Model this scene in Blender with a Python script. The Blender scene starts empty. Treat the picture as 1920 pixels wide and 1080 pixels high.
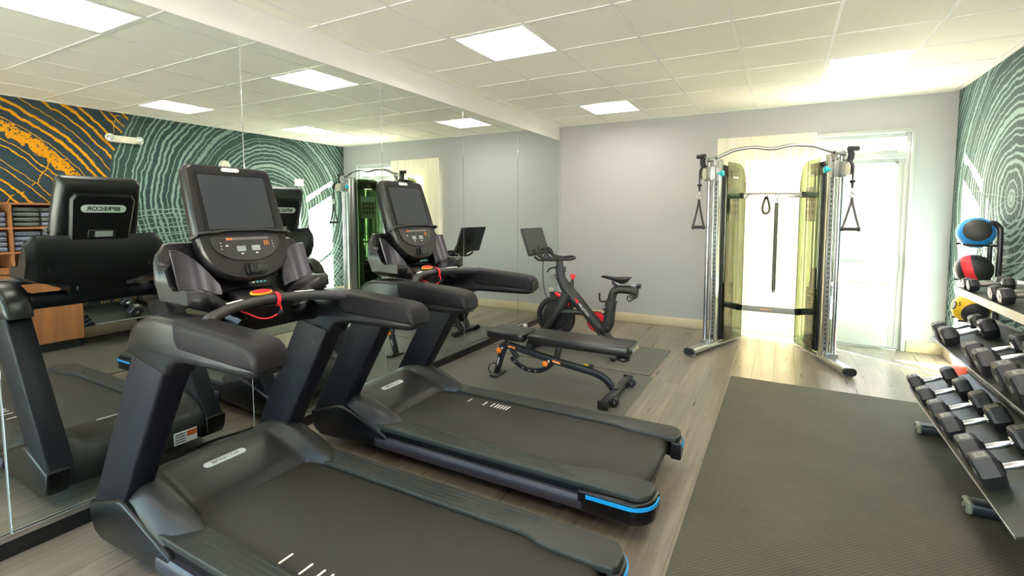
import bpy, bmesh, math, random
from mathutils import Vector, Matrix, Euler
R = math.radians
random.seed(7)
SC = bpy.context.scene
COL = SC.collection

# ------------------------------------------------------------------ camera, sky, sun, exposure
W, H = 4.466, 2.752                     # room width and ceiling height; mirror wall x=0, back wall y=0
YF = -8.6                               # wall behind the camera
MT, MB = 2.561, 0.085                   # mirror top / bottom
cam_d = bpy.data.cameras.new('camera'); cam = bpy.data.objects.new('camera', cam_d); COL.objects.link(cam)
FPX, CX, CY = 907.92, 983.10, 467.22
cam_d.sensor_fit = 'HORIZONTAL'; cam_d.sensor_width = 36.0
cam_d.lens = 36.0 * FPX / 1920.0
cam_d.shift_x = -(CX - 960.0) / 1920.0
cam_d.shift_y = (CY - 540.0) / 1920.0
cam_d.clip_start = 0.02; cam_d.clip_end = 200
yaw, pitch, roll = 0.4911, 0.0723, -0.0011
cam.matrix_world = (Matrix.Translation((2.9253, -6.5547, 1.4922)) @ Matrix.Rotation(yaw, 4, 'Z')
                    @ Matrix.Rotation(math.pi / 2 - pitch, 4, 'X') @ Matrix.Rotation(-roll, 4, 'Z'))
SC.camera = cam
SC.view_settings.view_transform = 'Standard'
SC.view_settings.look = 'None'
SC.view_settings.gamma = 1.0
SC.view_settings.use_curve_mapping = False
SC.view_settings.exposure = 1.18

SUN_DIR = Vector((1.0, -0.75, -0.42)).normalized()
wd = bpy.data.worlds.new('world'); SC.world = wd; wd.use_nodes = True
nt = wd.node_tree; nt.nodes.clear()
sky = nt.nodes.new('ShaderNodeTexSky'); sky.sky_type = 'NISHITA'; sky.sun_disc = False
sky.sun_elevation = R(20); sky.sun_rotation = math.atan2(-SUN_DIR.x, -SUN_DIR.y)
bg = nt.nodes.new('ShaderNodeBackground'); bg.inputs['Strength'].default_value = 1.1
wo = nt.nodes.new('ShaderNodeOutputWorld')
nt.links.new(sky.outputs[0], bg.inputs[0]); nt.links.new(bg.outputs[0], wo.inputs[0])
sl = bpy.data.lights.new('sun', 'SUN'); sl.energy = 235.0; sl.angle = R(0.6); sl.color = (1.0, .95, .86)
so = bpy.data.objects.new('sun', sl); COL.objects.link(so)
so.rotation_euler = SUN_DIR.to_track_quat('-Z', 'Y').to_euler(); so.location = (-6, 8, 6)
TROFFER = 14.0                           # emission of the ceiling light lenses
try:
    SC.cycles.max_bounces = 10; SC.cycles.diffuse_bounces = 6; SC.cycles.glossy_bounces = 6
    SC.cycles.transparent_max_bounces = 16; SC.cycles.sample_clamp_indirect = 6.0
    SC.cycles.use_denoising = True
except Exception:
    pass

# ------------------------------------------------------------------ materials
def lin(c):
    return tuple(((v / 255) / 12.92 if v / 255 <= .04045 else ((v / 255 + .055) / 1.055) ** 2.4) for v in c)

class NT:
    """tiny helper to write shader maths"""
    def __init__(s, m): s.t = m.node_tree
    def n(s, typ, **k):
        nd = s.t.nodes.new(typ)
        for a, b in k.items(): setattr(nd, a, b)
        return nd
    def put(s, sock, v):
        if hasattr(v, 'is_output') or isinstance(v, bpy.types.NodeSocket): s.t.links.new(v, sock)
        else: sock.default_value = v
    def m(s, op, a, b=None, c=None, clamp=False):
        nd = s.n('ShaderNodeMath', operation=op); nd.use_clamp = clamp
        s.put(nd.inputs[0], a)
        if b is not None: s.put(nd.inputs[1], b)
        if c is not None: s.put(nd.inputs[2], c)
        return nd.outputs[0]
    def noise(s, vec=None, scale=5., detail=2., w=None, dim='3D', rough=.5):
        nd = s.n('ShaderNodeTexNoise', noise_dimensions=dim)
        nd.inputs['Scale'].default_value = scale; nd.inputs['Detail'].default_value = detail; nd.inputs['Roughness'].default_value = rough
        if vec is not None: s.t.links.new(vec, nd.inputs['Vector'])
        if w is not None: s.put(nd.inputs['W'], w)
        return nd.outputs[0]
    def mix(s, f, a, b):
        nd = s.n('ShaderNodeMix', data_type='RGBA')
        s.put(nd.inputs[0], f); s.put(nd.inputs[6], a); s.put(nd.inputs[7], b)
        return nd.outputs[2]
    def map(s, vec, scale=(1, 1, 1), loc=(0, 0, 0)):
        nd = s.n('ShaderNodeMapping'); nd.inputs['Scale'].default_value = scale; nd.inputs['Location'].default_value = loc
        s.t.links.new(vec, nd.inputs[0]); return nd.outputs[0]

def c4(c): return (c[0], c[1], c[2], 1)
MATS = {}
def mat(name, rgb, rough=.5, metal=0., var=.06, bump=0., scale=60., coat=0., emit=None, spec=None, srgb=True):
    if name in MATS: return MATS[name]
    m = bpy.data.materials.new(name); m.use_nodes = True; MATS[name] = m
    n = NT(m); b = m.node_tree.nodes['Principled BSDF']
    c = lin(rgb) if srgb else rgb
    tc = n.n('ShaderNodeTexCoord')
    ns = n.noise(tc.outputs['Object'], scale, 3)
    col = n.mix(ns, c4([v * (1 - var) for v in c]), c4([min(1, v * (1 + var)) for v in c]))
    m.node_tree.links.new(col, b.inputs['Base Color'])
    rg = n.m('MULTIPLY_ADD', ns, .12 * rough, rough * .94)
    m.node_tree.links.new(rg, b.inputs['Roughness'])
    b.inputs['Metallic'].default_value = metal
    if spec is not None: b.inputs['Specular IOR Level'].default_value = spec
    if coat: b.inputs['Coat Weight'].default_value = coat; b.inputs['Coat Roughness'].default_value = .15
    if bump:
        bp = n.n('ShaderNodeBump'); bp.inputs['Strength'].default_value = bump; bp.inputs['Distance'].default_value = .002
        m.node_tree.links.new(ns, bp.inputs['Height']); m.node_tree.links.new(bp.outputs[0], b.inputs['Normal'])
    if emit:
        b.inputs['Emission Color'].default_value = c4(emit[0]); b.inputs['Emission Strength'].default_value = emit[1]
    return m

M_white = mat('wall_paint', (169, 168, 169), .75, var=.015, bump=.03, scale=180)
M_soffit = mat('soffit_paint', (255, 250, 247), .75, var=.015, bump=.03, scale=180)
M_tile = mat('ceiling_tile_fibre', (255, 247, 234), .95, var=.03, bump=.25, scale=260)
M_tee = mat('white_enamel_grid', (246, 242, 234), .45, var=.01)
M_base = mat('cream_vinyl_baseboard', (196, 180, 150), .5, var=.03)
M_alu_w = mat('white_aluminium', (176, 180, 177), .35, var=.02)
M_alu = mat('brushed_aluminium', (190, 192, 190), .3, metal=1., var=.05)
M_chrome = mat('chrome', (208, 208, 210), .2, metal=1., var=.02)
M_steel = mat('silver_painted_steel', (172, 174, 172), .32, metal=.75, var=.04)
M_black = mat('black_satin', (20, 20, 22), .45, var=.1)
M_blackbase = mat('black_base_panel', (14, 14, 15), .3, var=.1)
M_rubber = mat('black_rubber', (30, 30, 31), .72, var=.15, bump=.1, scale=200)
M_hood = mat('hood_plastic', (42, 41, 40), .42, spec=.3, var=.05, bump=.05, scale=420)
M_body = mat('charcoal_plastic', (17, 16, 18), .34, spec=.35, var=.05, bump=.06, scale=420)
M_bodyd = mat('black_plastic', (12, 11, 13), .33, spec=.35, var=.06, bump=.05, scale=420)
M_up = mat('slate_painted_metal', (12, 12, 20), .48, spec=.2, metal=.0, var=.04)
M_rail = mat('grey_green_rail', (46, 48, 44), .45, spec=.3, var=.05, bump=.08, scale=300)
M_skirt = mat('plum_grey_aluminium', (60, 58, 68), .4, metal=.2, var=.05)
M_belt = mat('running_belt', (45, 44, 38), .58, spec=.3, var=.1, bump=.15, scale=500)
M_grip = mat('soft_grip', (18, 16, 19), .55, spec=.2, var=.05, bump=.08, scale=400)
M_pad_bar = mat('bar_rubber', (42, 42, 44), .5, var=.1)
M_badge = mat('silver_badge', (206, 206, 204), .35, var=.02)
M_badgetext = mat('badge_lettering', (120, 120, 120), .5)
M_badgedark = mat('dark_lettering', (24, 28, 26), .5)
M_screen = mat('dark_screen_glass', (36, 41, 46), .42, var=.02, spec=.3)
M_panel = mat('console_keypad', (14, 14, 15), .35, var=.06)
M_lcd = mat('grey_lcd', (128, 136, 134), .3)
M_orange = mat('orange_plastic', (240, 128, 24), .4)
M_orange_print = mat('orange_print', (190, 90, 34), .5)
M_red = mat('red_plastic', (214, 30, 40), .4)
M_redcloth = mat('red_webbing', (205, 24, 38), .7, bump=.1, scale=300)
M_yellow = mat('yellow_print', (226, 178, 40), .5)
M_blue = mat('bright_blue_inlay', (20, 150, 214), .35)
M_teal = mat('teal_plastic', (36, 178, 196), .35)
M_whiteprint = mat('white_print', (226, 218, 214), .55)
M_greyprint = mat('grey_print', (150, 150, 146), .55)
M_vinyl = mat('black_vinyl', (15, 15, 16), .33, spec=.6, var=.08, bump=.12, scale=300)
M_frame = mat('black_powder_coat', (34, 34, 37), .4, var=.08, bump=.05, scale=400)
M_rack = mat('dark_rack_shelf', (40, 45, 40), .42, var=.06, bump=.05, scale=300)
M_racklip = mat('tan_shelf_lip', (176, 168, 140), .4, var=.04)
M_hex = mat('urethane_hex', (34, 34, 37), .42, spec=.5, var=.1, bump=.1, scale=260)
M_wood = None
M_towel = mat('blue_grey_towel', (128, 132, 152), .95, var=.12, bump=.6, scale=260)
M_towel2 = mat('grey_towel', (98, 101, 100), .95, var=.12, bump=.6, scale=260)
M_ivory = mat('ivory_plastic', (222, 216, 196), .4)
M_lampglass = mat('clear_lamp_lens', (200, 205, 205), .12, metal=.4)
M_mat = mat('black_gym_mat', (86, 86, 78), .55, var=.08, bump=.1, scale=200)
M_concrete = mat('outside_concrete', (222, 214, 202), .9, var=.08, scale=4)
M_siding = mat('outside_siding', (120, 114, 106), .8, var=.04)
M_brick = mat('outside_brick', (126, 74, 56), .9, var=.15, scale=14)

def m_mirror():
    m = bpy.data.materials.new('silvered_mirror'); m.use_nodes = True; n = NT(m)
    b = m.node_tree.nodes['Principled BSDF']
    tc = n.n('ShaderNodeTexCoord'); ns = n.noise(tc.outputs['Object'], 3., 2)
    col = n.mix(ns, (.80, .865, .825, 1), (.815, .875, .84, 1))
    m.node_tree.links.new(col, b.inputs['Base Color'])
    b.inputs['Metallic'].default_value = 1.; b.inputs['Roughness'].default_value = 0.
    return m
M_mirror = m_mirror()

def m_glass(name, tint, gloss=.08, diff=.0, dcol=(.5, .5, .5)):
    m = bpy.data.materials.new(name); m.use_nodes = True; n = NT(m); t = m.node_tree
    t.nodes.clear()
    tr = n.n('ShaderNodeBsdfTransparent'); tr.inputs[0].default_value = c4(tint)
    gl = n.n('ShaderNodeBsdfGlossy'); gl.inputs['Roughness'].default_value = .03
    lw = n.n('ShaderNodeLayerWeight'); lw.inputs[0].default_value = .25
    f = n.m('MULTIPLY_ADD', lw.outputs['Facing'], .16, gloss)
    mx = n.n('ShaderNodeMixShader'); t.links.new(f, mx.inputs[0]); t.links.new(tr.outputs[0], mx.inputs[1]); t.links.new(gl.outputs[0], mx.inputs[2])
    out = mx.outputs[0]
    if diff:
        df = n.n('ShaderNodeBsdfDiffuse'); df.inputs[0].default_value = c4(dcol)
        m2 = n.n('ShaderNodeMixShader'); m2.inputs[0].default_value = diff
        t.links.new(out, m2.inputs[1]); t.links.new(df.outputs[0], m2.inputs[2]); out = m2.outputs[0]
    o = n.n('ShaderNodeOutputMaterial'); t.links.new(out, o.inputs[0])
    return m
M_glass = m_glass('clear_glazing', (.95, .97, .96), .03)
M_shroud = m_glass('smoked_green_acrylic', (.34, .41, .30), .03, .02, (.18, .21, .15))

def m_blind():
    m = bpy.data.materials.new('cream_blind_vinyl'); m.use_nodes = True; n = NT(m); t = m.node_tree; t.nodes.clear()
    tc = n.n('ShaderNodeTexCoord'); ns = n.noise(tc.outputs['Object'], 40., 2)
    col = n.mix(ns, c4(lin((246, 238, 216))), c4(lin((252, 247, 232))))
    df = n.n('ShaderNodeBsdfDiffuse'); tl = n.n('ShaderNodeBsdfTranslucent')
    t.links.new(col, df.inputs[0]); t.links.new(col, tl.inputs[0])
    mx = n.n('ShaderNodeMixShader'); mx.inputs[0].default_value = .13
    t.links.new(df.outputs[0], mx.inputs[1]); t.links.new(tl.outputs[0], mx.inputs[2])
    o = n.n('ShaderNodeOutputMaterial'); t.links.new(mx.outputs[0], o.inputs[0]); return m
M_blind = m_blind()

def m_plank():
    m = bpy.data.materials.new('grey_oak_vinyl_plank'); m.use_nodes = True; n = NT(m); t = m.node_tree; b = t.nodes['Principled BSDF']
    tc = n.n('ShaderNodeTexCoord'); oi = n.n('ShaderNodeObjectInfo')
    add = n.n('ShaderNodeVectorMath', operation='MULTIPLY_ADD')
    t.links.new(oi.outputs['Random'], add.inputs[0]); add.inputs[1].default_value = (37., 53., 11.); t.links.new(tc.outputs['Object'], add.inputs[2])
    g1 = n.noise(n.map(add.outputs[0], (30, 1.6, 1)), 1., 6, rough=.6)
    g2 = n.noise(n.map(add.outputs[0], (120, 3., 1)), 1., 4, rough=.6)
    g3 = n.noise(n.map(add.outputs[0], (6, .7, 1)), 1., 3)
    g = n.m('ADD', n.m('MULTIPLY', g1, .55), n.m('ADD', n.m('MULTIPLY', g2, .25), n.m('MULTIPLY', g3, .3)))
    cr = n.n('ShaderNodeValToRGB'); e = cr.color_ramp.elements
    e[0].position = .38; e[0].color = c4(lin((103, 94, 83))); e[1].position = .72; e[1].color = c4(lin((144, 135, 117)))
    e2 = cr.color_ramp.elements.new(.52); e2.color = c4(lin((117, 107, 95)))
    t.links.new(g, cr.inputs[0])
    tone = n.m('MULTIPLY_ADD', oi.outputs['Random'], .28, .84)
    mul = n.n('ShaderNodeVectorMath', operation='SCALE'); t.links.new(cr.outputs[0], mul.inputs[0]); t.links.new(tone, mul.inputs['Scale'])
    t.links.new(mul.outputs[0], b.inputs['Base Color'])
    t.links.new(n.m('MULTIPLY_ADD', g1, .16, .22), b.inputs['Roughness']); b.inputs['Specular IOR Level'].default_value = .8
    bp = n.n('ShaderNodeBump'); bp.inputs['Strength'].default_value = .08; bp.inputs['Distance'].default_value = .002
    t.links.new(g2, bp.inputs['Height']); t.links.new(bp.outputs[0], b.inputs['Normal'])
    return m
M_plank = m_plank()

def m_weave():
    m = bpy.data.materials.new('woven_rubber_mat'); m.use_nodes = True; n = NT(m); t = m.node_tree; b = t.nodes['Principled BSDF']
    tc = n.n('ShaderNodeTexCoord')
    sp = n.n('ShaderNodeSeparateXYZ'); t.links.new(tc.outputs['Object'], sp.inputs[0])
    dis = n.noise(tc.outputs['Object'], 30., 2)
    xs = n.m('SINE', n.m('ADD', n.m('MULTIPLY', sp.outputs[0], 300.), n.m('MULTIPLY', dis, 2.)))
    ys = n.m('SINE', n.m('ADD', n.m('MULTIPLY', sp.outputs[1], 300.), n.m('MULTIPLY', dis, 2.)))
    wv = n.m('MULTIPLY_ADD', n.m('MULTIPLY', xs, ys), .5, .5)
    st = n.noise(n.map(tc.outputs['Object'], (8, 90, 1)), 1., 4, rough=.65)
    big = n.noise(tc.outputs['Object'], 2.2, 3)
    f = n.m('ADD', n.m('MULTIPLY', wv, .45), n.m('ADD', n.m('MULTIPLY', st, .4), n.m('MULTIPLY', big, .3)))
    cr = n.n('ShaderNodeValToRGB'); e = cr.color_ramp.elements
    e[0].position = .25; e[0].color = c4(lin((48, 47, 41))); e[1].position = .85; e[1].color = c4(lin((90, 87, 75)))
    t.links.new(f, cr.inputs[0]); t.links.new(cr.outputs[0], b.inputs['Base Color'])
    b.inputs['Roughness'].default_value = .7; b.inputs['Specular IOR Level'].default_value = .2
    bp = n.n('ShaderNodeBump'); bp.inputs['Strength'].default_value = .5; bp.inputs['Distance'].default_value = .002
    t.links.new(wv, bp.inputs['Height']); t.links.new(bp.outputs[0], b.inputs['Normal'])
    return m
M_weave = m_weave()

def m_wood():
    m = bpy.data.materials.new('walnut_laminate'); m.use_nodes = True; n = NT(m); t = m.node_tree; b = t.nodes['Principled BSDF']
    tc = n.n('ShaderNodeTexCoord')
    g = n.noise(n.map(tc.outputs['Object'], (18, 18, 1.2)), 1., 5, rough=.6)
    col = n.mix(g, c4(lin((96, 58, 34))), c4(lin((176, 116, 72))))
    t.links.new(col, b.inputs['Base Color']); b.inputs['Roughness'].default_value = .42
    return m
M_wood = m_wood()

def m_mural():
    """hand printed wood-grain rings: pale rings on teal round one centre, more below, orange rings on slate further along"""
    m = bpy.data.materials.new('tree_ring_mural'); m.use_nodes = True; n = NT(m); t = m.node_tree; b = t.nodes['Principled BSDF']
    tc = n.n('ShaderNodeTexCoord'); P = tc.outputs['Object']
    sp = n.n('ShaderNodeSeparateXYZ'); t.links.new(P, sp.inputs[0]); y, z = sp.outputs[1], sp.outputs[2]
    wob = n.noise(P, 1.3, 3); wob2 = n.noise(P, 9., 3); fine = n.noise(P, 34., 3, rough=.65)
    def rad(cy, cz, sy=1., amp=.35):
        dy = n.m('MULTIPLY', n.m('SUBTRACT', y, cy), sy); dz = n.m('SUBTRACT', z, cz)
        r = n.m('SQRT', n.m('ADD', n.m('MULTIPLY', dy, dy), n.m('MULTIPLY', dz, dz)))
        a = n.m('ARCTAN2', dz, dy)
        r = n.m('ADD', r, n.m('ADD', n.m('MULTIPLY', n.m('SUBTRACT', wob, .5), amp), n.m('MULTIPLY', n.m('SUBTRACT', wob2, .5), .05)))
        return r, a
    def rings(r, freq, thr, soft=.04, br=.35):
        f = n.m('FRACT', n.m('ADD', n.m('MULTIPLY', r, freq), n.m('MULTIPLY', n.noise(w=n.m('MULTIPLY', r, freq * .8), dim='1D', scale=1., detail=1), 1.15)))
        wid = n.m('ADD', thr, n.m('MULTIPLY', n.m('SUBTRACT', fine, .5), br))
        d = n.m('ABSOLUTE', n.m('SUBTRACT', f, .5))
        return n.m('LESS_THAN', d, n.m('MULTIPLY', wid, .5))
    def spokes(r, a, k, w):
        an = n.m('ADD', n.m('MULTIPLY', a, k / 6.2832), n.m('MULTIPLY', n.noise(w=n.m('MULTIPLY', r, 3.), dim='1D', scale=1., detail=3), .35))
        f = n.m('ABSOLUTE', n.m('SUBTRACT', n.m('FRACT', an), .5))
        ln = n.m('LESS_THAN', n.m('MULTIPLY', f, r), w)
        gate = n.m('GREATER_THAN', n.noise(P, 2.6, 1), .48)
        return n.m('MULTIPLY', ln, gate)
    r1, a1 = rad(-1.47, 1.62, amp=.16)
    mk1 = n.m('MAXIMUM', rings(r1, 15.5, .33, br=.36), spokes(r1, a1, 19, .0065))
    fat = n.m('MULTIPLY', n.m('LESS_THAN', n.m('ABSOLUTE', n.m('SUBTRACT', r1, 1.30)), n.m('MULTIPLY_ADD', wob2, .05, -.005)), n.m('GREATER_THAN', fine, .45))
    mk1 = n.m('MAXIMUM', mk1, fat)
    r2, a2 = rad(-2.75, -1.25, .72, amp=.12)
    in2 = n.m('LESS_THAN', r2, 2.86)
    mk2 = n.m('MULTIPLY', n.m('MAXIMUM', rings(r2, 17., .26, br=.25), spokes(r2, a2, 60, .0055)), in2)
    white = n.m('MAXIMUM', mk1, mk2)
    r3, a3 = rad(-5.5, .75, 1., .12)
    mk3 = n.m('MAXIMUM', rings(r3, 10.5, .20, br=.34), spokes(r3, a3, 11, .009))
    band = n.m('MULTIPLY', n.m('LESS_THAN', n.m('ABSOLUTE', n.m('SUBTRACT', r3, 1.92)), n.m('MULTIPLY_ADD', wob2, .13, .0)), n.m('GREATER_THAN', fine, .44))
    mk3 = n.m('MAXIMUM', mk3, band)
    split = n.m('GREATER_THAN', r1, 2.22)               # outside the last pale ring the ground turns slate
    hi = n.m('GREATER_THAN', z, n.m('MULTIPLY_ADD', wob2, .1, .95))
    slate = n.m('MULTIPLY', split, 1.)
    teal = n.mix(wob, c4(lin((40, 57, 57))), c4(lin((56, 74, 70))))
    pale = n.mix(fine, c4(lin((100, 126, 119))), c4(lin((138, 156, 150))))
    g = n.mix(white, teal, pale)
    sl_ = n.mix(mk3, n.mix(wob, c4(lin((38, 52, 60))), c4(lin((46, 60, 66)))), c4(lin((196, 132, 14))))
    low = n.m('MULTIPLY', n.m('MULTIPLY', mk2, n.m('SUBTRACT', 1., hi)), 1.)
    sl2 = n.mix(low, sl_, pale)
    t.links.new(n.mix(slate, g, sl2), b.inputs['Base Color']); b.inputs['Roughness'].default_value = .8; b.inputs['Specular IOR Level'].default_value = .15
    return m
M_mural = m_mural()

def m_ball(name, colr, patches, band=None):
    m = bpy.data.materials.new(name); m.use_nodes = True; n = NT(m); t = m.node_tree; b = t.nodes['Principled BSDF']
    tc = n.n('ShaderNodeTexCoord'); nz = n.n('ShaderNodeVectorMath', operation='NORMALIZE'); t.links.new(tc.outputs['Object'], nz.inputs[0])
    mk = None
    for ax, th in patches:
        d = n.n('ShaderNodeVectorMath', operation='DOT_PRODUCT'); t.links.new(nz.outputs[0], d.inputs[0]); d.inputs[1].default_value = Vector(ax).normalized()
        k = n.m('GREATER_THAN', d.outputs['Value'], th); mk = k if mk is None else n.m('MAXIMUM', mk, k)
    if band:
        d = n.n('ShaderNodeVectorMath', operation='DOT_PRODUCT'); t.links.new(nz.outputs[0], d.inputs[0]); d.inputs[1].default_value = Vector(band[0]).normalized()
        k = n.m('GREATER_THAN', n.m('ABSOLUTE', n.m('SUBTRACT', d.outputs['Value'], band[2])), band[1]); mk = k if mk is None else n.m('MAXIMUM', mk, k)
    fine = n.noise(tc.outputs['Object'], 220., 2)
    t.links.new(n.mix(mk, c4(lin(colr)), c4(lin((40, 40, 41)))), b.inputs['Base Color']); b.inputs['Roughness'].default_value = .5
    bp = n.n('ShaderNodeBump'); bp.inputs['Strength'].default_value = .15; bp.inputs['Distance'].default_value = .002
    t.links.new(fine, bp.inputs['Height']); t.links.new(bp.outputs[0], b.inputs['Normal'])
    return m

# ------------------------------------------------------------------ mesh helpers
class B:
    def __init__(s, off=(0, 0, 0)): s.bm = bmesh.new(); s.off = Vector(off)
    def _fin(s, vs, mtx=None):
        for v in vs:
            if mtx is not None: v.co = mtx @ v.co
            v.co += s.off
    def box(s, c, d, bev=0., rot=None, seg=2):
        b2 = bmesh.new(); bmesh.ops.create_cube(b2, size=1.)
        for v in b2.verts: v.co = Vector((v.co.x * d[0], v.co.y * d[1], v.co.z * d[2]))
        if bev: bmesh.ops.bevel(b2, geom=b2.edges[:], offset=min(bev, min(d) * .49), segments=seg, profile=.5, affect='EDGES')
        mt = Matrix.Translation(c)
        if rot is not None: mt = mt @ Euler(rot).to_matrix().to_4x4()
        s._merge(b2, mt); return s
    def _merge(s, b2, mt=None):
        me = bpy.data.meshes.new('tmp')
        if mt is not None: b2.transform(mt)
        b2.transform(Matrix.Translation(s.off)); bmesh.ops.recalc_face_normals(b2, faces=b2.faces[:])
        b2.to_mesh(me); b2.free(); s.bm.from_mesh(me); bpy.data.meshes.remove(me)
    def prism(s, poly, plane, lo, hi, bev=0., seg=2, mt=None):
        b2 = bmesh.new()
        def P(a, b, h): return {'xz': (a, h, b), 'xy': (a, b, h), 'yz': (h, a, b)}[plane]
        lo_v = [b2.verts.new(P(a, b, lo)) for a, b in poly]; hi_v = [b2.verts.new(P(a, b, hi)) for a, b in poly]
        n = len(poly); f1 = b2.faces.new(lo_v); f2 = b2.faces.new(hi_v[::-1])
        for i in range(n): b2.faces.new((lo_v[i], hi_v[i], hi_v[(i + 1) % n], lo_v[(i + 1) % n]))
        bmesh.ops.recalc_face_normals(b2, faces=b2.faces[:])
        if bev:
            es = [e for e in b2.edges if any(f in (f1, f2) for f in e.link_faces)]
            bmesh.ops.bevel(b2, geom=es, offset=bev, segments=seg, profile=.5, affect='EDGES')
        s._merge(b2, mt); return s
    def loft(s, rings, cap=True, close=True):
        b2 = bmesh.new(); rv = [[b2.verts.new(p) for p in r] for r in rings]
        n = len(rings[0]); k = n if close else n - 1
        for a, b in zip(rv, rv[1:]):
            for i in range(k): b2.faces.new((a[i], a[(i + 1) % n], b[(i + 1) % n], b[i]))
        if cap and close:
            b2.faces.new(rv[0][::-1]); b2.faces.new(rv[-1])
        s._merge(b2); return s
    def tube(s, pts, r, seg=10, sec=None, cap=True, closed=False, up=None):
        pts = [Vector(p) for p in pts]; n = len(pts)
        rr = r if isinstance(r, (list, tuple)) else [r] * n
        if sec is None: sec = [(math.cos(2 * math.pi * i / seg), math.sin(2 * math.pi * i / seg)) for i in range(seg)]
        rings = []; u = None
        for i in range(n):
            a = pts[(i - 1) % n] if (closed or i > 0) else pts[i]; b = pts[(i + 1) % n] if (closed or i < n - 1) else pts[i]
            t = (b - a).normalized()
            if u is None:
                u = Vector(up) if up else (Vector((0, 0, 1)) if abs(t.z) < .9 else Vector((1, 0, 0)))
            u = (u - t * u.dot(t)).normalized(); v = t.cross(u)
            rings.append([pts[i] + (v * x + u * y) * rr[i] for x, y in sec])
        if closed: rings.append(rings[0][:])
        s.loft(rings, cap=cap and not closed); return s
    def lathe(s, prof, c=(0, 0, 0), axis='z', seg=20, cap=True):
        rings = []
        for r, h in prof:
            ring = []
            for i in range(seg):
                a = 2 * math.pi * i / seg; x, y = r * math.cos(a), r * math.sin(a)
                p = {'z': (x, y, h), 'x': (h, x, y), 'y': (y, h, x)}[axis]
                ring.append(Vector(c) + Vector(p))
            rings.append(ring)
        s.loft(rings, cap=cap); return s
    def cyl(s, a, b, r, seg=14):
        return s.tube([a, b], r, seg)
    def sphere(s, c, r, sx=1, sy=1, sz=1, u=20, v=12):
        b2 = bmesh.new(); bmesh.ops.create_uvsphere(b2, u_segments=u, v_segments=v, radius=r)
        s._merge(b2, Matrix.Translation(c) @ Matrix.Diagonal((sx, sy, sz, 1))); return s
    def obj(s, name, m, parent=None, ang=38, smooth=True, label=None, loc=None):
        me = bpy.data.meshes.new(name); s.bm.to_mesh(me); s.bm.free()
        if smooth:
            me.polygons.foreach_set('use_smooth', [True] * len(me.polygons)); me.set_sharp_from_angle(angle=R(ang))
        me.materials.append(m)
        o = bpy.data.objects.new(name, me); COL.objects.link(o)
        if parent is not None: o.parent = parent
        if label: o['label'] = label
        if loc is not None: o.location = loc
        return o

def thing(name, label, cat, loc=(0, 0, 0), rot=(0, 0, 0), group=None):
    o = bpy.data.objects.new(name, None); o.empty_display_size = .1; COL.objects.link(o)
    o.location = loc; o.rotation_euler = rot; o['label'] = label; o['category'] = cat
    if group: o['group'] = group
    return o
def tag(o, label, cat, group=None):
    o['label'] = label; o['category'] = cat
    if group: o['group'] = group
    return o
def struct(o): o['kind'] = 'structure'; return o
def inst(src, name, parent, loc, rot=(0, 0, 0)):
    o = src.copy(); COL.objects.link(o); o.name = name; o.parent = parent; o.location = loc; o.rotation_euler = rot; return o
def copy_tree(o, parent=None):
    c = o.copy(); COL.objects.link(c); c.parent = parent
    for ch in list(o.children): copy_tree(ch, c)
    return c
def text(name, s, size, m, parent, mt, ext=.0012, bold=0.):
    cu = bpy.data.curves.new(name, 'FONT'); cu.body = s; cu.size = size; cu.extrude = ext; cu.align_x = 'CENTER'; cu.align_y = 'CENTER'; cu.offset = bold; cu.resolution_u = 3
    to = bpy.data.objects.new(name + '_tmp', cu); me = bpy.data.meshes.new_from_object(to); bpy.data.objects.remove(to)
    me.name = name; me.transform(mt); me.materials.clear(); me.materials.append(m)
    o = bpy.data.objects.new(name, me); COL.objects.link(o); o.parent = parent; return o
def frame_mt(o, ex, ey):
    """matrix with x along ex, y along ey"""
    ex = Vector(ex).normalized(); ey = Vector(ey); ey = (ey - ex * ey.dot(ex)).normalized(); ez = ex.cross(ey)
    m = Matrix((ex, ey, ez)).transposed().to_4x4(); m.translation = Vector(o); return m
def arc(cx, cy, r, a0, a1, n): return [(cx + r * math.cos(R(a0 + (a1 - a0) * i / n)), cy + r * math.sin(R(a0 + (a1 - a0) * i / n))) for i in range(n + 1)]
def rrect(w, h, r, n=4):
    p = []
    for cx, cy, a in ((w / 2 - r, h / 2 - r, 0), (-w / 2 + r, h / 2 - r, 90), (-w / 2 + r, -h / 2 + r, 180), (w / 2 - r, -h / 2 + r, 270)): p += arc(cx, cy, r, a, a + 90, n)
    return p
def smooth01(t): t = max(0, min(1, t)); return t * t * (3 - 2 * t)
def spline(pts, n=8):
    """Catmull-Rom through pts"""
    P = [Vector(p) for p in pts]; out = []
    for i in range(len(P) - 1):
        p0 = P[max(i - 1, 0)]; p1 = P[i]; p2 = P[i + 1]; p3 = P[min(i + 2, len(P) - 1)]
        for k in range(n):
            t = k / n
            out.append(.5 * ((2 * p1) + (p2 - p0) * t + (2 * p0 - 5 * p1 + 4 * p2 - p3) * t * t + (3 * p1 - p0 - 3 * p2 + p3) * t ** 3))
    out.append(P[-1]); return out

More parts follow.
